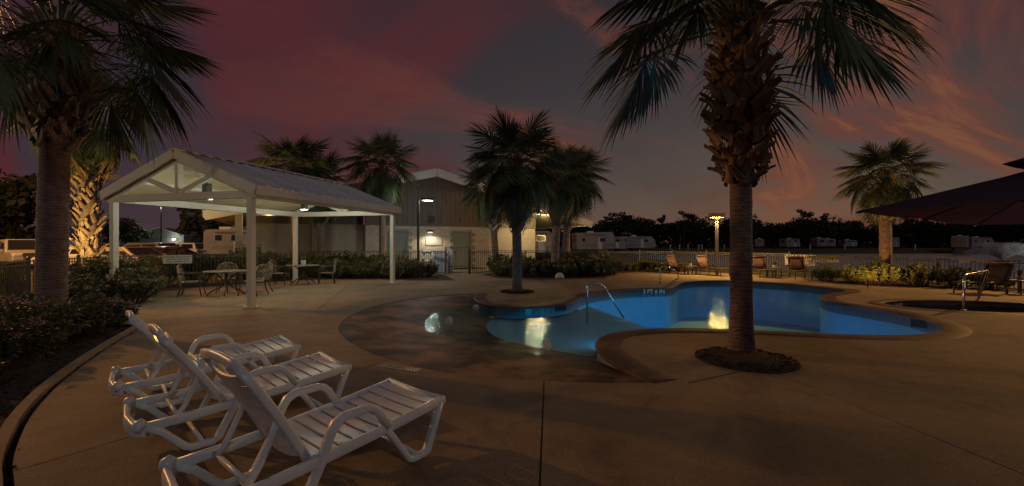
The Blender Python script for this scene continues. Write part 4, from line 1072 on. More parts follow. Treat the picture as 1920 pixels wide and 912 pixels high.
for i in range(4):
    a, b = T[i], T[(i + 1) % 4]; c = apex
    o = panel_mesh(a, b, c, 8).build('canopy_panel', M_CANOPY, um, smooth=True)
    k_ = .345; up = Vector((0, 0, .105)); a2, b2 = apex.lerp(a, k_) + up, apex.lerp(b, k_) + up
    o = panel_mesh(a2, b2, apex + Vector((0, 0, .17)), 4, .012).build('vent_panel', M_CANOPY, um, smooth=True); sm = o.modifiers.new('solid', 'SOLIDIFY'); sm.thickness = .006
    for q in (a, (a + b) / 2):
        m = MB(); m.bar(q - ub_ - Vector((0, 0, .02)), apex - ub_ - Vector((0, 0, .06)), .018, .022); m.build('rib', M_BRONZE, um)
        mid = q.lerp(apex, .5) - ub_ - Vector((0, 0, .04)); m = MB(); m.bar(mid, Vector((0, 0, 1.85)), .014, .018); m.build('strut', M_BRONZE, um)
m = MB(); m.lathe([(.025, 0), (.025, 2.62), (.04, 2.66), (.01, 2.72)], 14); m.build('pole', M_BRONZE, um, smooth=True)
m = MB(); m.lathe([(.06, 1.80), (.06, 1.9)], 14); m.build('runner', M_BRONZE, um)
m = MB(); m.lathe([(.32, 0), (.32, .05), (.28, .08), (.05, .1), (.05, .3)], 24); m.build('base', M_BRONZE, um)

# ------------------------------------------------------------------ palms
def frond_mesh(seed, nseg, Lp, Lb, droop, m=M_FROND, fold=.3):
    r_ = random.Random(seed); a = MB()
    pet = lambda t: Vector((Lp * t, 0, .10 * Lp * math.sin(t * 1.5) - .14 * Lp * t * t * (1 + droop)))
    K = 6
    for i in range(K + 1):
        t = i / K; p = pet(t); w = .028 * (1 - .55 * t)
        a.v += [tuple(p + Vector((0, -w, .006))), tuple(p + Vector((0, w, .006))), tuple(p + Vector((0, 0, -w * .8)))]
    for i in range(K):
        for j in range(3): b = 3 * i + j; c = 3 * i + (j + 1) % 3; a.f.append((b, c, c + 3, b + 3))
    npet = len(a.f)
    tip = pet(1); dirx = (pet(1) - pet(.9)).normalized(); pit = math.atan2(dirx.z, dirx.x)
    cosl = .42 * Lb
    def costa(s):      # recurving midrib
        an = pit - droop * .9 * s; return tip + Vector((math.cos(an) * cosl * s, 0, math.sin(an) * cosl * s - .12 * droop * Lb * s * s)), an
    A = R(128)
    for i in range(nseg):
        an = -A + 2 * A * (i + .5) / nseg + r_.uniform(-.02, .02); s = max(0, 1 - abs(an) / A)
        o, pitch = costa(s); L = Lb * (.62 + .38 * math.cos(an * .62)) * r_.uniform(.86, 1.08)
        ex = Vector((math.cos(pitch), 0, math.sin(pitch))); ey = Vector((0, 1, 0)); ez = ex.cross(ey)
        fd = fold * r_.uniform(.7, 1.3)
        d = (ex * math.cos(an) + ey * math.sin(an) * math.cos(fd) - ez * -1 * 0 + Vector((0, 0, -abs(math.sin(an)) * math.sin(fd)))).normalized()
        sd = d.cross(Vector((0, 0, 1)));  sd = sd.normalized() if sd.length > .05 else Vector((0, 1, 0))
        sd = (sd + Vector((0, 0, r_.uniform(-.5, .5)))).normalized()
        dr = droop * r_.uniform(.6, 1.5); b0 = len(a.v)
        for q, w in ((0, .006), (.35, .55 * Lb * .35 * 2 * A / nseg * .95), (.68, .013 + .008 * Lb), (.88, .008), (1.0, .0015)):
            p = o + d * L * q + Vector((0, 0, -dr * L * max(0, q - .25) ** 2 * .75)) 
            a.v += [tuple(p - sd * w), tuple(p + sd * w)]
        for q in range(4): a.f.append((b0 + 2 * q, b0 + 2 * q + 1, b0 + 2 * q + 3, b0 + 2 * q + 2))
    me = a.mesh('frond', m, fix=False); me.materials.append(M_PETI)
    for i, p in enumerate(me.polygons): p.material_index = 1 if i < npet else 0
    return me
FR = {}
def fronds(kind):
    if kind not in FR:
        Lp, Lb, ns = kind
        FR[kind] = [[frond_mesh(11 + i * 7 + j, ns, Lp * (1 - .12 * j), Lb, dr) for j in range(2)] for i, dr in enumerate((.12, .36, .68))] + [[frond_mesh(90 + j, ns // 2, Lp * .8, Lb * .9, 1.2, M_DEADFR, .9) for j in range(2)]]
    return FR[kind]
def boot_mesh(l, w, m, seed):
    r_ = random.Random(seed); a = MB(); K = 4
    for i in range(K + 1):
        t = i / K; ww = w * (1 - .35 * t) ; x = .02 + .30 * l * t * t; z = l * t; th = .028 * (1 - .5 * t)
        a.v += [(x, -ww, z), (x, ww, z), (x + th, ww * .6, z - .01), (x + th, -ww * .6, z - .01)]
    for i in range(K):
        for j in range(4): b = 4 * i + j; c = 4 * i + (j + 1) % 4; a.f.append((b, c, c + 4, b + 4))
    a.f.append((4 * K, 4 * K + 1, 4 * K + 2, 4 * K + 3))
    return a.mesh('leaf_base', m)
BOOT = {}
def palm(label, x, y, h, clean, r, kind, nf, seed, rb=None, bm_=M_BOOT, nboot=70, boot_l=.34, lean=(0, 0), z0=-.03, dead=4, elmin=-58, messy=.25, sc=1.0, flare=1.25, dsc=.6):
    o = thing('palm_tree', label, 'palm tree', (x, y, z0), 0, 'sabal palms')
    r_ = random.Random(seed); rb = rb or r * 1.35
    ax = lambda z: Vector((lean[0] * (z / h) ** 1.5, lean[1] * (z / h) ** 1.5, z))
    a = MB(); n = 20; K = int(h * 16)
    for i in range(K + 1):
        z = h * i / K; rr = r * (1 + (flare - 1) * math.exp(-z * 4)) * (1.0 - .06 * z / h) * (1 + .010 * math.sin(z * 46 + 5 * r_.random()) + r_.uniform(-.018, .018))
        if z > clean: rr *= 1.06
        c = ax(z)
        for j in range(n):
            t = 2 * math.pi * j / n; q = rr * (1 + r_.uniform(-.018, .018)); a.v.append((c.x + q * math.cos(t), c.y + q * math.sin(t), z))
    for i in range(K):
        for j in range(n): b = i * n + j; c = i * n + (j + 1) % n; a.f.append((b, c, c + n, b + n))
    a.f.append(tuple(K * n + j for j in range(n)))
    a.build('trunk', M_BARK, o, smooth=True)
    # criss-crossed old leaf bases
    key = (bm_.name, boot_l)
    if key not in BOOT: BOOT[key] = [boot_mesh(boot_l * q, .055 + .012 * i, bm_, i) for i, q in enumerate((1, .8, 1.15))]
    for i in range(nboot):
        z = clean - .05 + (h - clean + .12) * (i / nboot); t = i * 2.39996 + r_.uniform(-.15, .15); c = ax(min(z, h))
        rr = r * .95 + (rb - r * 1.25) * math.sin(math.pi * min(1, (z - clean) / (h - clean + .01) * .9 + .08))
        tw = (1 if i % 2 else -1) * r_.uniform(.35, .75)
        put('leaf_base', r_.choice(BOOT[key]), o, (c.x + rr * math.cos(t), c.y + rr * math.sin(t), z), Euler((tw, r_.uniform(-.1, messy), t)), (1, 1, 1))
    fm = fronds(kind); top = ax(h)
    for i in range(nf):
        t = i / (nf - 1); el = R(82 - (82 - elmin) * t ** .85 + r_.uniform(-7, 7)); az = i * 2.39996 + r_.uniform(-.25, .25)
        grp = 0 if t < .28 else 1 if t < .65 else 2
        s_ = sc * r_.uniform(.88, 1.08) * (.8 if t < .1 else 1)
        zz = h + .18 - .38 * t
        put('frond', r_.choice(fm[grp]), o, (top.x + .07 * math.cos(az), top.y + .07 * math.sin(az), zz), Euler((r_.uniform(-.25, .25), -el, az)), (s_, s_, s_))
    for i in range(dead):
        az = r_.random() * 6.28; put('dry_frond', r_.choice(fm[3]), o, (top.x + r * .9 * math.cos(az), top.y + r * .9 * math.sin(az), h - .25 - .5 * r_.random()), Euler((r_.uniform(-.3, .3), R(r_.uniform(58, 78) if dsc < .9 else r_.uniform(15, 70)), az)), (dsc * sc, dsc * sc, dsc * sc))
    return o
NEAR = (1.15, .95, 52); MID = (.82, .80, 44); FARK = (.85, .88, 34)
pb = G(1390, 663)
palm('tall palm in the large mulch ring with a shaggy trunk top', pb.x, pb.y, 4.86, 2.50, .15, (1.12, .86, 52), 38, 3, .375, M_BOOT, 250, .25, (-.02, 0), 0, 3, 3, .7, flare=1.35, sc=1.13)
palm('massive dark-trunked palm rising from the oleander bed', -8.75, 8.1, 5.55, 3.45, .225, NEAR, 46, 8, .46, M_BOOT, 100, .42, (.15, 0), -.05, 3, -10, .15, flare=1.15, sc=1.05)
palm('palm with a trunk brightly lit in yellow behind the fence', -16.0, 16.2, 6.5, 1.2, .27, NEAR, 40, 12, .40, M_BOOT, 190, .36, (-.3, 0), -.07, 16, -62, .35, dsc=1.0)
palm('palm in the small mulch ring beside the splash pad', ring2_c.x, ring2_c.y, 4.15, 1.95, .155, MID, 66, 21, .30, M_BOOT, 90, .32, (-.06, 0), 0, 4, -55, .2)
palm('palm in front of the siding to the pavilion side of the lamp post', at(717, 22).x, 22, 5.6, 3.7, .17, FARK, 54, 33, .28, M_BOOT, 50, .3, (0, 0), -.02, 3, -50, .2, sc=1.12)
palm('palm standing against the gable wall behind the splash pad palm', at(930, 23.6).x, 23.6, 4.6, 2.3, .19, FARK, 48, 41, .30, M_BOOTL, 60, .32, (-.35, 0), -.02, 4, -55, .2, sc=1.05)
palm('thicker palm of the close pair beside the porch eave', at(1040, 20.6).x, 20.6, 4.75, 2.3, .20, FARK, 56, 44, .32, M_BOOT, 70, .32, (.25, 0), 0, 4, -55, .2, sc=1.05)
palm('slimmer palm of the close pair beside the porch eave', at(1057, 22.0).x, 22.0, 5.0, 2.3, .18, FARK, 54, 47, .30, M_BOOT, 60, .32, (.55, 0), 0, 4, -55, .2, sc=1.05)
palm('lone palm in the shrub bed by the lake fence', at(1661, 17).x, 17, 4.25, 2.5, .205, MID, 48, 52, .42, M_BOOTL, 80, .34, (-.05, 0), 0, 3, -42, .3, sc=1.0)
palm('taller palm showing above the pavilion roof', at(556, 21).x, 21, 5.3, 3.9, .18, FARK, 54, 61, .3, M_BOOT, 40, .32, (-.2, 0), -.02, 3, -50, .2, sc=1.1)
palm('shorter palm showing above the pavilion roof', at(601, 21.6).x, 21.6, 4.55, 3.3, .18, FARK, 44, 66, .3, M_BOOT, 40, .32, (0, 0), -.02, 3, -50, .2)

# ------------------------------------------------------------------ shrubs
def leaves(a, r_, base, d, l, w, bend=.25):
    sd = d.cross(Vector((r_.gauss(0, 1), r_.gauss(0, 1), r_.gauss(0, 1)))).normalized() * w
    p1 = base + d * l * .5; p2 = base + d * l + Vector((0, 0, -bend * l))
    a.add([base, p1 + sd, p2, p1 - sd], [(0, 1, 2, 3)])
def oleander(seed, rx, ry, h, nstem, m=M_LEAF1, leaf=.14, lw=.014, whorls=9, per=7):
    r_ = random.Random(seed); f = MB(); s = MB(); fl = MB()
    for _ in range(nstem):
        t = r_.random() * 6.28; q = math.sqrt(r_.random()); tip = Vector((rx * q * math.cos(t), ry * q * math.sin(t), h * (1 - .45 * q * q) * r_.uniform(.75, 1.08)))
        b = Vector((tip.x * .3, tip.y * .3, 0)); mid = b.lerp(tip, .5) + Vector((tip.x * .15, tip.y * .15, .08))
        s.tube([b, mid, tip], [.011, .008, .004], 4, cap=False)
        for k in range(whorls):
            u = .32 + .68 * (k + r_.random()) / whorls; p = (b.lerp(mid, u * 2) if u < .5 else mid.lerp(tip, u * 2 - 1)); ax = (tip - b).normalized()
            for _j in range(per):
                d = (Vector((r_.gauss(0, 1), r_.gauss(0, 1), r_.gauss(0, .6))).normalized() + ax * .7).normalized()
                leaves(f, r_, p, d, leaf * r_.uniform(.7, 1.25), lw)
        if r_.random() < .22:
            for _j in range(16):
                c = tip + Vector((r_.gauss(0, .045), r_.gauss(0, .045), r_.gauss(.03, .03))); d = Vector((r_.gauss(0, 1), r_.gauss(0, 1), r_.gauss(.6, 1))).normalized(); leaves(fl, r_, c, d, .035, .016, 0)
    return f.mesh('foliage', m, fix=False), s.mesh('stems', M_STEM, fix=False), fl
OV = [oleander(100 + i, .75, .75, 1.05, 60, whorls=9, per=8) for i in range(3)]
FLP = [v[2].mesh('flowers', M_PINK, fix=False) for v in OV]; FLC = [v[2].mesh('flowers', M_CREAMFL, fix=False) for v in OV]
HV = [oleander(200 + i, .8, .8, 1.0, 55, M_LEAF2, .085, .022, 9, 10) for i in range(3)]
nshrub = [0]
def shrub(kind, x, y, label, group, sc=(1, 1, 1), z=-.03, fl='cream', vi=None):
    i = nshrub[0]; nshrub[0] += 1; rz = i * 1.7
    o = thing('oleander_shrub' if kind == 'o' else 'hedge_shrub', label, 'shrub', (x, y, z), rz, group); o.scale = sc
    v = (OV if kind == 'o' else HV)[(i if vi is None else vi) % 3]; put('foliage', v[0], o); put('stems', v[1], o)
    if kind == 'o': put('flowers', (FLP if fl == 'pink' else FLC)[(i if vi is None else vi) % 3], o)['kind'] = 'stuff'
    return o
rs = random.Random(7)
g1 = 'oleanders in the near planting bed'
for x, y, s_, f_ in ((-6.6, 5.5, .78, 'pink'), (-7.5, 6.5, .95, 'pink'), (-6.0, 4.4, .62, 'pink'), (-7.2, 5.2, .95, 'pink'), (-8.3, 6.9, .8, 'pink'), (-7.6, 7.6, .85, 'pink'), (-8.4, 5.6, .85, 'pink'), (-7.0, 4.0, .85, 'pink'), (-5.6, 3.4, .55, 'pink'), (-7.9, 8.4, .62, 'pink')):
    shrub('o', x, y, 'pink-flowered oleander in the bed along the curved edging', g1, (s_ * 1.0, s_ * 1.0, s_ * .85), -.05, f_)
g2 = 'pale oleanders around the foot of the dark-trunked palm'
for x, y, s_ in ((-9.7, 8.0, .55), (-9.9, 9.3, .62), (-10.6, 9.5, .55), (-10.7, 10.4, .8), (-10.0, 11.2, .95), (-11.3, 11.8, 1.2), (-11.9, 12.6, 1.2), (-11.0, 12.6, .9), (-9.3, 8.9, .8), (-11.9, 13.6, .85)):
    shrub('o', x, y, 'cream-flowered oleander between the dark palm and the fence', g2, (s_, s_, s_))
g3 = 'mixed shrubs behind the patio tables'
for x, y, s_ in ((-13.4, 15.6, 1.2), (-12.6, 17.0, 1.35), (-11.6, 18.4, 1.4), (-10.7, 19.3, 1.2), (-11.9, 19.6, 1.5), (-13.9, 17.0, 1.2), (-10.0, 20.6, 1.1)):
    shrub('h', x, y, 'leafy hedge shrub behind the fence of the patio tables', g3, (s_, s_, s_))
g4 = 'clipped hedge in front of the clubhouse fence'
for x, y, s_ in ((-9.2, 20.6, 1.1), (-8.4, 20.7, 1.2), (-7.6, 20.5, 1.1), (-6.3, 21.0, 1.15), (-5.5, 21.0, 1.0), (-7.0, 21.2, 1.0)):
    shrub('h', x, y, 'green hedge shrub tight against the clubhouse fence', g4, (s_, s_, s_ * 1.05))
g5 = 'low oleanders beside the pavilion corner post'
for x, y, s_ in ((-8.9, 19.7, .85), (-7.9, 19.4, .9), (-6.9, 19.5, .85), (-6.0, 19.5, .9), (-5.3, 19.3, .95), (-4.6, 19.6, .95), (-4.0, 19.9, .85), (-5.0, 20.2, 1.0)):
    shrub('o', x, y, 'greyish low oleander between the pavilion and the gate path', g5, (s_, s_, s_ * .95))
g6 = 'green shrubs behind the splash pad palm'
for x, y, s_ in ((-.6, 22.0, 1.1), (.5, 21.8, 1.15), (1.6, 21.9, 1.15), (2.6, 21.6, 1.2), (3.6, 21.6, 1.25), (4.4, 21.5, 1.2)):
    shrub('h', x, y, 'green hedge shrub against the fence between the gate and the paired palms', g6, (s_, s_, s_))
for x, y, s_ in ((-.5, 20.6, .85), (.5, 20.0, .9), (1.5, 20.1, .9), (2.4, 20.0, .95), (3.3, 20.2, 1.0), (4.1, 20.5, 1.05), (4.9, 21.2, 1.0)):
    shrub('o', x, y, 'low oleander in the bed between the gate path and the far deck', 'low oleanders behind the splash pad', (s_, s_, s_ * .92))
for x, y, s_ in ((13.0, 17.6, .78), (13.7, 17.0, .85), (14.3, 16.3, .95), (13.9, 16.4, .8), (15.2, 15.9, 1.0), (15.8, 15.2, .9), (14.7, 17.2, .95), (16.5, 14.6, .7), (17.3, 13.6, .7), (18.0, 12.9, .8)):
    shrub('h', x, y, 'rounded shrub in the bed around the lone palm by the lake', 'shrubs around the lone palm', (s_, s_, s_ * .9))
TV = [grass_tuft(230, .62, .5, 300 + i) for i in range(2)]
for i in range(13):
    x = 6.0 + i * .33 + rs.uniform(-.1, .1); y = 24.6 + rs.uniform(-.5, .6)
    o = thing('ornamental_grass', 'golden tuft of ornamental grass in front of the lamplit fence', 'grass tuft', (x, y, .01), i * 1.3, 'golden grass tufts by the tan fence'); s_ = rs.uniform(1.2, 1.7); o.scale = (s_, s_, s_ * .62); put('foliage', TV[i % 2], o)
o = thing('ornamental_grass', 'bright tuft of grass behind the fence corner near the parked pickup', 'grass tuft', (-13.6, 11.6, -.05)); o.scale = (1.6, 1.6, 1.9); put('foliage', TV[0], o)
o = thing('yucca_plant', 'spiky pale plant beside the cream corner post', 'plant', (-12.4, 14.6, -.03)); o.scale = (1.2, 1.2, 1.9); put('foliage', TV[1], o)
# bark chips and leaf litter in the near bed
a = MB(); rnd = random.Random(9)
for _ in range(2600):
    x = rnd.uniform(-8, -3.3); y = rnd.uniform(2.2, 9)
    M = Matrix.Translation((x, y, -.022 + rnd.uniform(0, .02))) @ Euler((rnd.uniform(-.5, .5), rnd.uniform(-.5, .5), rnd.random() * 6.28)).to_matrix().to_4x4()
    if inside((x, y), deck_outer): continue
    s_ = rnd.uniform(.02, .06); a.add([(-s_, -.008, 0), (s_, -.01, .004), (s_, .01, 0), (-s_, .008, .006)], [(0, 1, 2, 3)], M)
tag(a.build('bark_chips', mat('bark_chip', (.05, .03, .018), .95, .5, 3), fix=False), 'scattered bark chips on the near planting bed', 'mulch', kind='stuff')

# ------------------------------------------------------------------ trees
def crown_mesh(seed, rx, rz, n, leaf, clumps=16, m=M_TREE, flat=.8):
    r_ = np.random.RandomState(seed); C = []
    for _ in range(clumps):
        v = r_.normal(size=3); v /= np.linalg.norm(v); q = r_.uniform(.35, .95) ; C.append((v * np.array([rx, rx, rz]) * q, r_.uniform(.22, .42) * rx))
    vs = []; fs = []; per = n // clumps
    for c, rad in C:
        d = r_.normal(size=(per, 3)); d /= np.linalg.norm(d, axis=1)[:, None]; p = c + d * rad * r_.uniform(.55, 1.1, size=(per, 1)) * np.array([1, 1, flat])
        u = r_.normal(size=(per, 3)); u /= np.linalg.norm(u, axis=1)[:, None]; w = np.cross(u, r_.normal(size=(per, 3))); w /= np.linalg.norm(w, axis=1)[:, None]
        s = leaf * r_.uniform(.6, 1.3, size=(per, 1)); u = u * s; w = w * s * .6
        for i in range(per):
            b = len(vs); vs += [tuple(p[i] - u[i]), tuple(p[i] + w[i]), tuple(p[i] + u[i]), tuple(p[i] - w[i])]; fs.append((b, b + 1, b + 2, b + 3))
    me = bpy.data.meshes.new('crown'); me.from_pydata(vs, [], fs); me.materials.append(m); return me
def tree_trunk(seed, h, r):
    r_ = random.Random(seed); a = MB(); a.tube([(0, 0, -.1), (.05, .03, h * .3), (-.05, 0, h * .62), (0, .05, h * .9)], [r * 1.2, r * .85, r * .6, r * .15], 8)
    for i in range(6):
        t = i * 2.4; z = h * (.35 + .07 * i); l = h * r_.uniform(.2, .32); a.tube([(0, 0, z), (l * .5 * math.cos(t), l * .5 * math.sin(t), z + l * .35), (l * math.cos(t), l * math.sin(t), z + l * .6)], [r * .4, r * .26, r * .1], 6)
    return a.mesh('trunk', M_STEM)
CR = [crown_mesh(i, 4.6, 3.2, 1500, .34, 18) for i in range(4)]
CT = [crown_mesh(20 + i, 3.4, 4.6, 900, .34, 12) for i in range(2)]
TRK = [tree_trunk(1, 7.5, .22), tree_trunk(2, 11, .24)]
def tree(x, y, h, tall, label, group, seed, wid=1.):
    o = thing('pine_tree' if tall else 'oak_tree', label, 'tree', (x, y, -.08), seed * 1.3, group)
    if tall: put('trunk', TRK[1], o, scale=(1, 1, h / 11.5)); put('crown', CT[seed % 2], o, (0, 0, h - 3.6), scale=(wid, wid, .85))
    else: s_ = h / 9.; put('trunk', TRK[0], o, scale=(s_, s_, s_)); put('crown', CR[seed % 4], o, (0, 0, h - 3.3 * s_), scale=(s_ * wid, s_ * wid, s_ * 1.05))
    return o
rs = random.Random(17)
for i in range(40):
    px = 1075 + i * 24 + rs.uniform(-9, 9); d = rs.uniform(138, 172); hh = rs.uniform(9.0, 11.5)
    if px > 1840: hh += 1.5
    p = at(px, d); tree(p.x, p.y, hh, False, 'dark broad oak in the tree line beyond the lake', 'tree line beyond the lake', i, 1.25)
for px, h_, w_ in ((1148, 13.0, 1.1), (1170, 13.6, 1.15), (1243, 11.8, .7), (1283, 13.2, .95), (1306, 12.6, .8), (1412, 12.0, .9), (1505, 13.8, .9), (1540, 13.0, .8), (1688, 12.6, 1.0), (1712, 12.0, .9), (1794, 13.0, 1.0), (1890, 14, 1.2)):
    p = at(px, 150); tree(p.x, p.y, h_, True, 'tall pine standing above the tree line beyond the lake', 'tall pines in the tree line', int(px), w_)
for px, d, h_, w_, lab in ((20, 40, 8.6, 1.1, 'dark oak behind the parked pickup at the fence corner'), (-60, 36, 8.6, 1.2, 'dark oak beyond the parked pickup, half out of sight'), (210, 52, 4.9, .9, 'low round tree behind the cream corner post'), (390, 46, 6.3, 1.05, 'spreading oak seen under the pavilion roof'), (240, 60, 5.2, .9, 'small dark tree in front of the warehouse')):
    p = at(px, d); tree(p.x, p.y, h_, False, lab, 'trees around the car park', int(px) % 7, w_)
for i in range(16):
    px = -140 + i * 40 + rs.uniform(-12, 12); p = at(px, rs.uniform(150, 180)); tree(p.x, p.y, rs.uniform(6, 8), False, 'distant oak beyond the car park', 'distant oaks beyond the car park', i, 1.4)
# undergrowth mass behind the far campers
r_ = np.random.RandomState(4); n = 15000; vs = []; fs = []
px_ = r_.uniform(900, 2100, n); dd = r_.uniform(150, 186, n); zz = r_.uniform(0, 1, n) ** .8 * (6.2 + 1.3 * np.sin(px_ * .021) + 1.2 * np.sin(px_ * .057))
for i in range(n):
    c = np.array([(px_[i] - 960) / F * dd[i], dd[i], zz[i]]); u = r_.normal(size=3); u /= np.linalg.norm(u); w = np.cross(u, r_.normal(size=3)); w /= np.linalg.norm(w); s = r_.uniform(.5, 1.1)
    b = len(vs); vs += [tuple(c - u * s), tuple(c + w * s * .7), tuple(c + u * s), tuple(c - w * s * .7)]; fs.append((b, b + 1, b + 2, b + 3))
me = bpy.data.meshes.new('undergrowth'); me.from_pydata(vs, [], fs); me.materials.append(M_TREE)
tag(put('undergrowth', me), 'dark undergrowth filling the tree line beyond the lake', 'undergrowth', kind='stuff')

# ------------------------------------------------------------------ vehicles
def wheel(parent, x, y, r, w=.2):
    o = bpy.data.objects.new('wheel', None); COL.objects.link(o); o.parent = parent; o.location = (x, y, r)
    a = MB(); a.lathe([(r * .6, -w / 2), (r * .97, -w / 2), (r, -w * .3), (r, w * .3), (r * .97, w / 2), (r * .6, w / 2)], 20, Matrix.Rotation(R(90), 4, 'X')); a.build('tyre', M_TYRE, o, smooth=False)
    a = MB(); a.lathe([(r * .6, -w * .42), (r * .12, -w * .5), (r * .12, w * .5), (r * .6, w * .42)], 14, Matrix.Rotation(R(90), 4, 'X')); a.build('rim', M_STEEL, o)
def car(label, loc, rz, paint, kind='sedan', cat='car', name='parked_car'):
    o = thing(name, label, cat, loc, rz, 'vehicles in the car park')
    Wd = .92
    if kind == 'sedan':
        low = [(-2.3, .35), (-2.32, .75), (-2.2, .98), (-1.4, 1.02), (.75, 1.0), (1.9, .86), (2.25, .68), (2.3, .4)]; cab = [(-1.75, 1.0), (-1.05, 1.42), (.15, 1.46), (1.0, .99)]; rw = .32; wx = (-1.4, 1.4)
    elif kind == 'suv':
        low = [(-2.3, .42), (-2.34, .9), (-2.25, 1.08), (.9, 1.08), (2.0, 1.0), (2.3, .8), (2.34, .45)]; cab = [(-2.2, 1.06), (-1.95, 1.66), (.2, 1.7), (1.05, 1.07)]; rw = .36; wx = (-1.4, 1.4)
    else:
        low = [(-2.9, .55), (-2.92, 1.16), (1.3, 1.18), (2.6, 1.14), (2.85, .95), (2.88, .5)]; cab = [(-.75, 1.15), (-.6, 1.86), (.75, 1.9), (1.4, 1.17)]; rw = .42; wx = (-1.8, 1.85); Wd = .98
    a = MB(); a.prism(low, -Wd, Wd); a.build('body', paint, o, bevel=.07)
    a = MB(); t = .16
    vs = [(x, s * (Wd - .04 - (t if z > 1.2 else 0)), z) for s in (-1, 1) for x, z in cab]; k = len(cab)
    a.add(vs, [tuple(range(k)), tuple(reversed(range(k, 2 * k)))] + [(i, i + k, (i + 1) % k + k, (i + 1) % k) for i in range(k)]); a.build('cabin', paint, o, bevel=.04)
    # glazing, just proud of the cabin
    (x0, z0), (x1, z1), (x2, z2), (x3, z3) = cab
    for s in (-1, 1):
        for u0, u1 in ((.07, .46), (.51, .92)):
            P = lambda u, v: (((x0 + (x3 - x0) * u) * (1 - v) + (x1 + (x2 - x1) * u) * v), s * (Wd - .04 - t * v + .012), (z0 + .03) * (1 - v) + (z1 - .04) * v)
            q = [P(u0, .1), P(u1, .1), P(u1, .9), P(u0, .9)]; a = MB(); a.add(q, [(0, 1, 2, 3)]); a.build('side_window', M_GLASS, o, fix=False)
    for (xa, za, xb, zb, dx, nm) in ((x3, z3, x2, z2, .015, 'windscreen'), (x0, z0, x1, z1, -.015, 'rear_window')):
        a = MB(); P = lambda v, s: (xa + (xb - xa) * v + dx, s * (Wd - .14 - t * v), za + (zb - za) * v + .012); a.add([P(.1, -1), P(.1, 1), P(.92, 1), P(.92, -1)], [(0, 1, 2, 3)]); a.build(nm, M_GLASS, o, fix=False)
    if kind == 'pickup':
        a = MB(); a.box((-1.85, 0, 1.19), (1.95, 1.6, .03)); a.build('bed_liner', M_DARK, o)
        a = MB(); a.box((2.89, 0, .92), (.04, 1.1, .3)); a.build('grille', M_GLASS, o); a = MB(); a.box((2.92, 0, .6), (.1, 1.9, .2)); a.build('bumper', M_STEEL, o, bevel=.03)
    fx, bx_ = low[-2][0], low[1][0]
    for s in (-1, 1):
        a = MB(); a.box((fx - .03, s * (Wd - .24), low[-2][1] + .02), (.1, .34, .14)); a.build('headlight', M_WHITEP, o, bevel=.02)
        a = MB(); a.box((bx_ + .02, s * (Wd - .2), low[1][1] + .05), (.08, .26, .16)); a.build('tail_light', mat('tail_red', (.25, .01, .01), .3, .1), o, bevel=.02)
        a = MB(); a.box((x3 - .25, s * (Wd + .06), z3 + .05), (.1, .16, .12)); a.build('mirror', paint, o, bevel=.02)
        for x in wx: wheel(o, x, s * (Wd - .1), rw)
    return o
car('silver pickup parked behind the fence corner', at(38, 27, -.06), R(-28), M_SILVER, 'pickup', 'pickup', 'pickup_truck')
car('white sedan parked behind the yellow lit palm', at(150, 24.5, -.06), R(172), M_WHITEP, 'sedan')
car('champagne sedan seen between the corner post and the fence sign', at(252, 22.5, -.06), R(-8), M_CHAMP, 'sedan')
car('maroon car parked beyond the champagne sedan', at(322, 27, -.06), R(82), M_REDCAR, 'sedan')
car('dark grey sport utility vehicle behind the champagne sedan', at(262, 30, -.06), R(178), mat('grey_paint', (.10, .10, .11), .3, .05, coat=.5), 'suv', 'car')
car('white sport utility vehicle at the back of the car park under the pavilion peak', at(332, 40, -.06), R(185), M_WHITEP, 'suv', 'car')

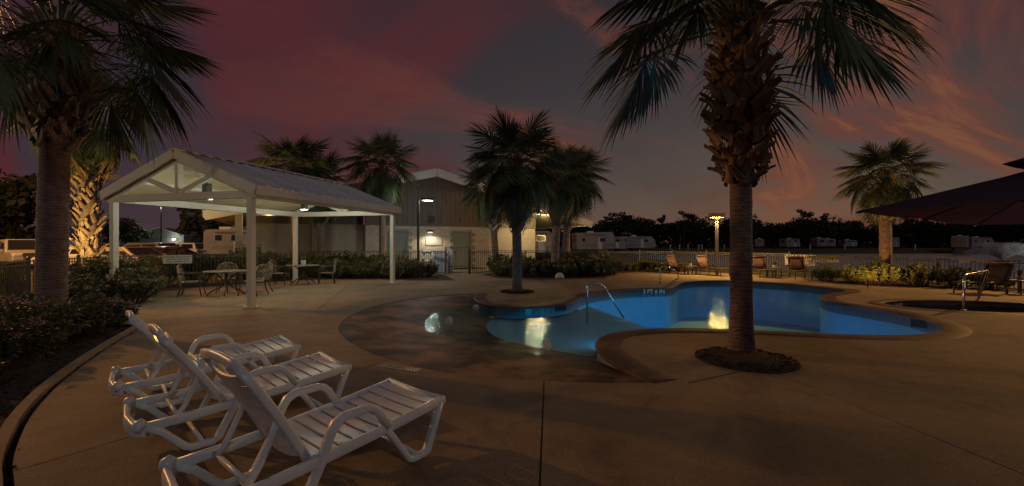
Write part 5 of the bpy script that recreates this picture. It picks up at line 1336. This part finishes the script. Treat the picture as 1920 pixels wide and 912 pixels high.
M_RVW = mat('camper_white', (.29, .29, .30), .4, .12, .7)
RV_STRIPE = mat('rv_stripe', (.22, .22, .25), .4, .1); 
def camper(label, px, d, rz, L=9., hgt=3.3, kind='trailer', group='campers parked beyond the lake', stripe=True):
    o = thing('camper', label, 'camper', at(px, d, -.07), R(rz), group); w = 1.22
    if kind == 'fifth': prof = [(-L / 2, .7), (-L / 2, hgt - .1), (-L / 2 + .15, hgt), (L / 2 - .3, hgt + .15), (L / 2, hgt - .5), (L / 2 - .1, 1.6), (L / 2 - 2.2, 1.55), (L / 2 - 2.4, .7)]
    elif kind == 'motor': prof = [(-L / 2, .55), (-L / 2, hgt - .05), (-L / 2 + .1, hgt), (L / 2 - .4, hgt), (L / 2 - .05, 1.6), (L / 2, .55)]
    else: prof = [(-L / 2, .65), (-L / 2, hgt - .25), (-L / 2 + .3, hgt), (L / 2 - .9, hgt), (L / 2 - .15, 2.2), (L / 2, .95), (L / 2 - .5, .65)]
    a = MB(); a.prism(prof, -w, w); a.build('body', M_RVW, o, bevel=.06)
    for s in (-1, 1):
        nw = max(2, int(L / 2.6))
        for i in range(nw):
            x = -L / 2 + 1.1 + i * (L - 2.6) / max(1, nw - 1) * .88
            a = MB(); a.box((x, s * (w + .01), 2.15), (.95 if i % 2 else .6, .04, .6)); f = a.build('window', M_STEEL, o); a = MB(); a.box((x, s * (w + .028), 2.15), (.85 if i % 2 else .5, .02, .5)); a.build('pane', M_GLASS, f)
        if stripe: a = MB(); a.box((0, s * (w + .006), 1.25), (L * .72, .02, .28)); a.build('stripe', RV_STRIPE, o)
        for x in ((-.55, .45) if kind != 'motor' else (-L * .25, L * .33)): wheel(o, x - .3, s * (w - .15), .38, .24)
        a = MB(); a.box((L * .12, s * (w + .01), 1.62), (.68, .03, 1.75)); dr = a.build('door', mat('rv_door', (.6, .6, .6), .4, .05), o); a = MB(); a.box((L * .12 + .26, s * (w + .035), 1.55), (.05, .03, .14)); a.build('handle', M_DARK, dr)
    a = MB(); a.box((-L / 2 - .01, 0, 2.2), (.04, 1.1, .6)); a.build('rear_window', M_GLASS, o)
    for s in (-.25, .25): a = MB(); a.tube([(-L / 2 - .08, .75 + s, .9), (-L / 2 - .08, .75 + s, hgt)], .025, 6); a.build('ladder_rail', M_STEEL, o)
    a = MB(); a.box((-.5, 0, hgt + .14), (1.0, .8, .28)); a.build('roof_unit', M_WHITEP, o, bevel=.06)
    a = MB(); a.tube([(-L * .3, -w - .08, hgt - .25), (L * .25, -w - .08, hgt - .25)], .07, 8); a.build('awning_roll', RV_STRIPE, o)
    if kind == 'motor': a = MB(); a.box((L / 2 - .16, 0, 2.0), (.1, 2.0, .9), None); a.build('windscreen', M_GLASS, o)
    return o
camper('long white camper with a rooftop unit beyond the paired palms', 1192, 88, 4, 7.6, 3.0, 'trailer')
camper('white motorhome between the camper with the rooftop unit and the dark coach', 1148, 84, 10, 4.6, 2.9, 'motor')
camper('dark-striped coach standing beyond the eave of the clubhouse', 1112, 66, 8, 6.0, 3.2, 'fifth')
camper('white camper seen under the clubhouse eave', 1002, 44, 6, 4.4, 2.9, 'trailer', 'campers beside the clubhouse')
for i, (px, d, rz, L_, hh, kd, lab) in enumerate((
    (1424, 132, 60, 6, 2.9, 'trailer', 'small white camper right behind the big palm trunk'), (1481, 128, 15, 5.2, 2.9, 'motor', 'white motorhome with a dark window band above the WARNING sign'),
    (1534, 128, 70, 7, 3.1, 'fifth', 'greyish end-on camper beside the one above the small print sign'), (1550, 130, 75, 6, 2.9, 'trailer', 'white end-on camper above the small print sign'), (1590, 134, 12, 4.6, 2.6, 'trailer', 'low grey camper between the small print sign and the lone palm'),
    (1668, 118, 30, 6.0, 3.2, 'motor', 'white camper half hidden by the lone palm trunk'), (1800, 98, 40, 6.5, 3.2, 'fifth', 'tall white camper near the lake fountain, raised front'), (1832, 104, 8, 6.5, 3.0, 'trailer', 'pale camper beside the fountain mist'))):
    camper(lab, px, d, rz, L_, hh, kd)
camper('white camper parked beside the clubhouse, seen between pavilion posts', 436, 40, 30, 4.2, 2.9, 'trailer', 'campers beside the clubhouse')
camper('pale camper right behind the middle pavilion post', 474, 42, 75, 5, 3.2, 'fifth', 'campers beside the clubhouse')
# utility posts in the campground
up_m = MB(); up_m.bar((0, 0, 0), (0, 0, 1.0), .16, .16); up_m.box((0, 0, 1.1), (.3, .2, .3)); upm = up_m.mesh('utility_post', M_WHITEP)
for i, px in enumerate((1257, 1274, 1290, 1310, 1316, 1358, 1410, 1519, 1584, 1716)):
    o = put('utility_post', upm, None, at(px, 104 + (i % 3) * 4, -.07)); tag(o, 'short white utility post on the far lake bank', 'post', 'utility posts on the far bank')
# far buildings behind the car park
wh = thing('warehouse', 'low grey warehouse with a shallow gable beyond the car park', 'building', at(297, 112, -.07), .1)
a = MB(); a.prism([(-6.2, 0), (6.2, 0), (6.2, 3.6), (0, 5.6), (-6.2, 3.6)], 0, 16); a.build('wall', mat('warehouse_wall', (.16, .18, .15), .7, .1, .5), wh)
for s in (-1, 1): a = MB(); a.bar((0, -.3, 5.75), (s * 6.6, -.3, 3.62), .5, .14); a.build('roof_edge', M_METALROOF, wh)
a = MB(); a.box((2.2, -.06, 1.5), (3., .08, 3.)); a.build('roller_door', M_DOOR, wh)
o = bpy.data.objects.new('wall_lamp', None); COL.objects.link(o); o.parent = wh; o.location = (4.2, -.5, 2.6)
a = MB(); a.box((0, 0, 0), (.7, .4, .4)); a.build('lens', emit('flood_white', (1, .97, .88), 1.0), o); light('wall_light', 'POINT', (0, -.6, 0), 260, (1, .95, .82), o, .3)
hb = thing('office_building', 'two-storey grey building with lit upper windows behind the yellow lit palm', 'building', at(138, 95, -.07), .25)
a = MB(); a.box((0, 3, 2.8), (11, 6, 5.6)); a.build('wall', mat('office_wall', (.20, .21, .21), .7, .1, .5), hb)
for x in (-3.2, -1.2, .8, 2.8): 
    a = MB(); a.box((x, -.03, 4.2), (1.2, .08, .8)); f = a.build('window', M_STEEL, hb); a = MB(); a.box((x, -.09, 4.2), (1.0, .04, .62)); a.build('pane', emit('lit_pane', (1, .9, .75), .12), f)
a = MB(); a.box((-.5, -.1, 1.4), (4.5, .2, 2.2)); a.build('garage_door', M_WHITEP, hb)
a = MB(); a.box((0, 3, 5.72), (11.5, 6.5, .22)); a.build('roof', M_METALROOF, hb)

# ------------------------------------------------------------------ lake fountain
fo = thing('lake_fountain', 'white fountain spray spreading over the lake', 'fountain', at(1880, 54, -.85))
a = MB(); a.lathe([(.5, -.1), (.55, .12), (.3, .2), (.12, .3)], 16); a.build('float', M_DARK, fo)
a = MB(); rnd = random.Random(5)
for k in range(520):
    t = rnd.random() * 6.283; el = R(rnd.uniform(42, 80)); v = rnd.uniform(5.6, 7.2); pts = []; T_ = 2 * v * math.sin(el) / 9.81 * rnd.uniform(.45, .9)
    for q in np.linspace(.0, 1, 8):
        tt = T_ * q; rr = v * math.cos(el) * tt; pts.append((rr * math.cos(t), rr * math.sin(t), .25 + v * math.sin(el) * tt - 4.9 * tt * tt))
    a.tube(pts, [.015 + .05 * q for q in np.linspace(0, 1, 8)], 3, cap=False)
a.build('water_jets', M_SPRAY, fo, fix=False)
for k_, (p_, m_) in enumerate((([(.12, .3), (.75, 1.0), (1.5, 1.75), (2.3, 2.4)], M_MIST), ([(.1, .3), (.4, 1.1), (.9, 1.9), (1.5, 2.5)], M_MIST), ([(2.3, 2.4), (3.2, 2.5), (4.0, 2.0), (4.6, 1.0), (4.9, .2)], M_FALL))):
    a = MB(); a.lathe(p_, 30, cap=False); a.build('mist' if k_ < 2 else 'falling_mist', m_, fo, smooth=True)
light('fountain_light', 'POINT', (0, -3.4, .6), 90, (.95, 1., .95), fo, .3)
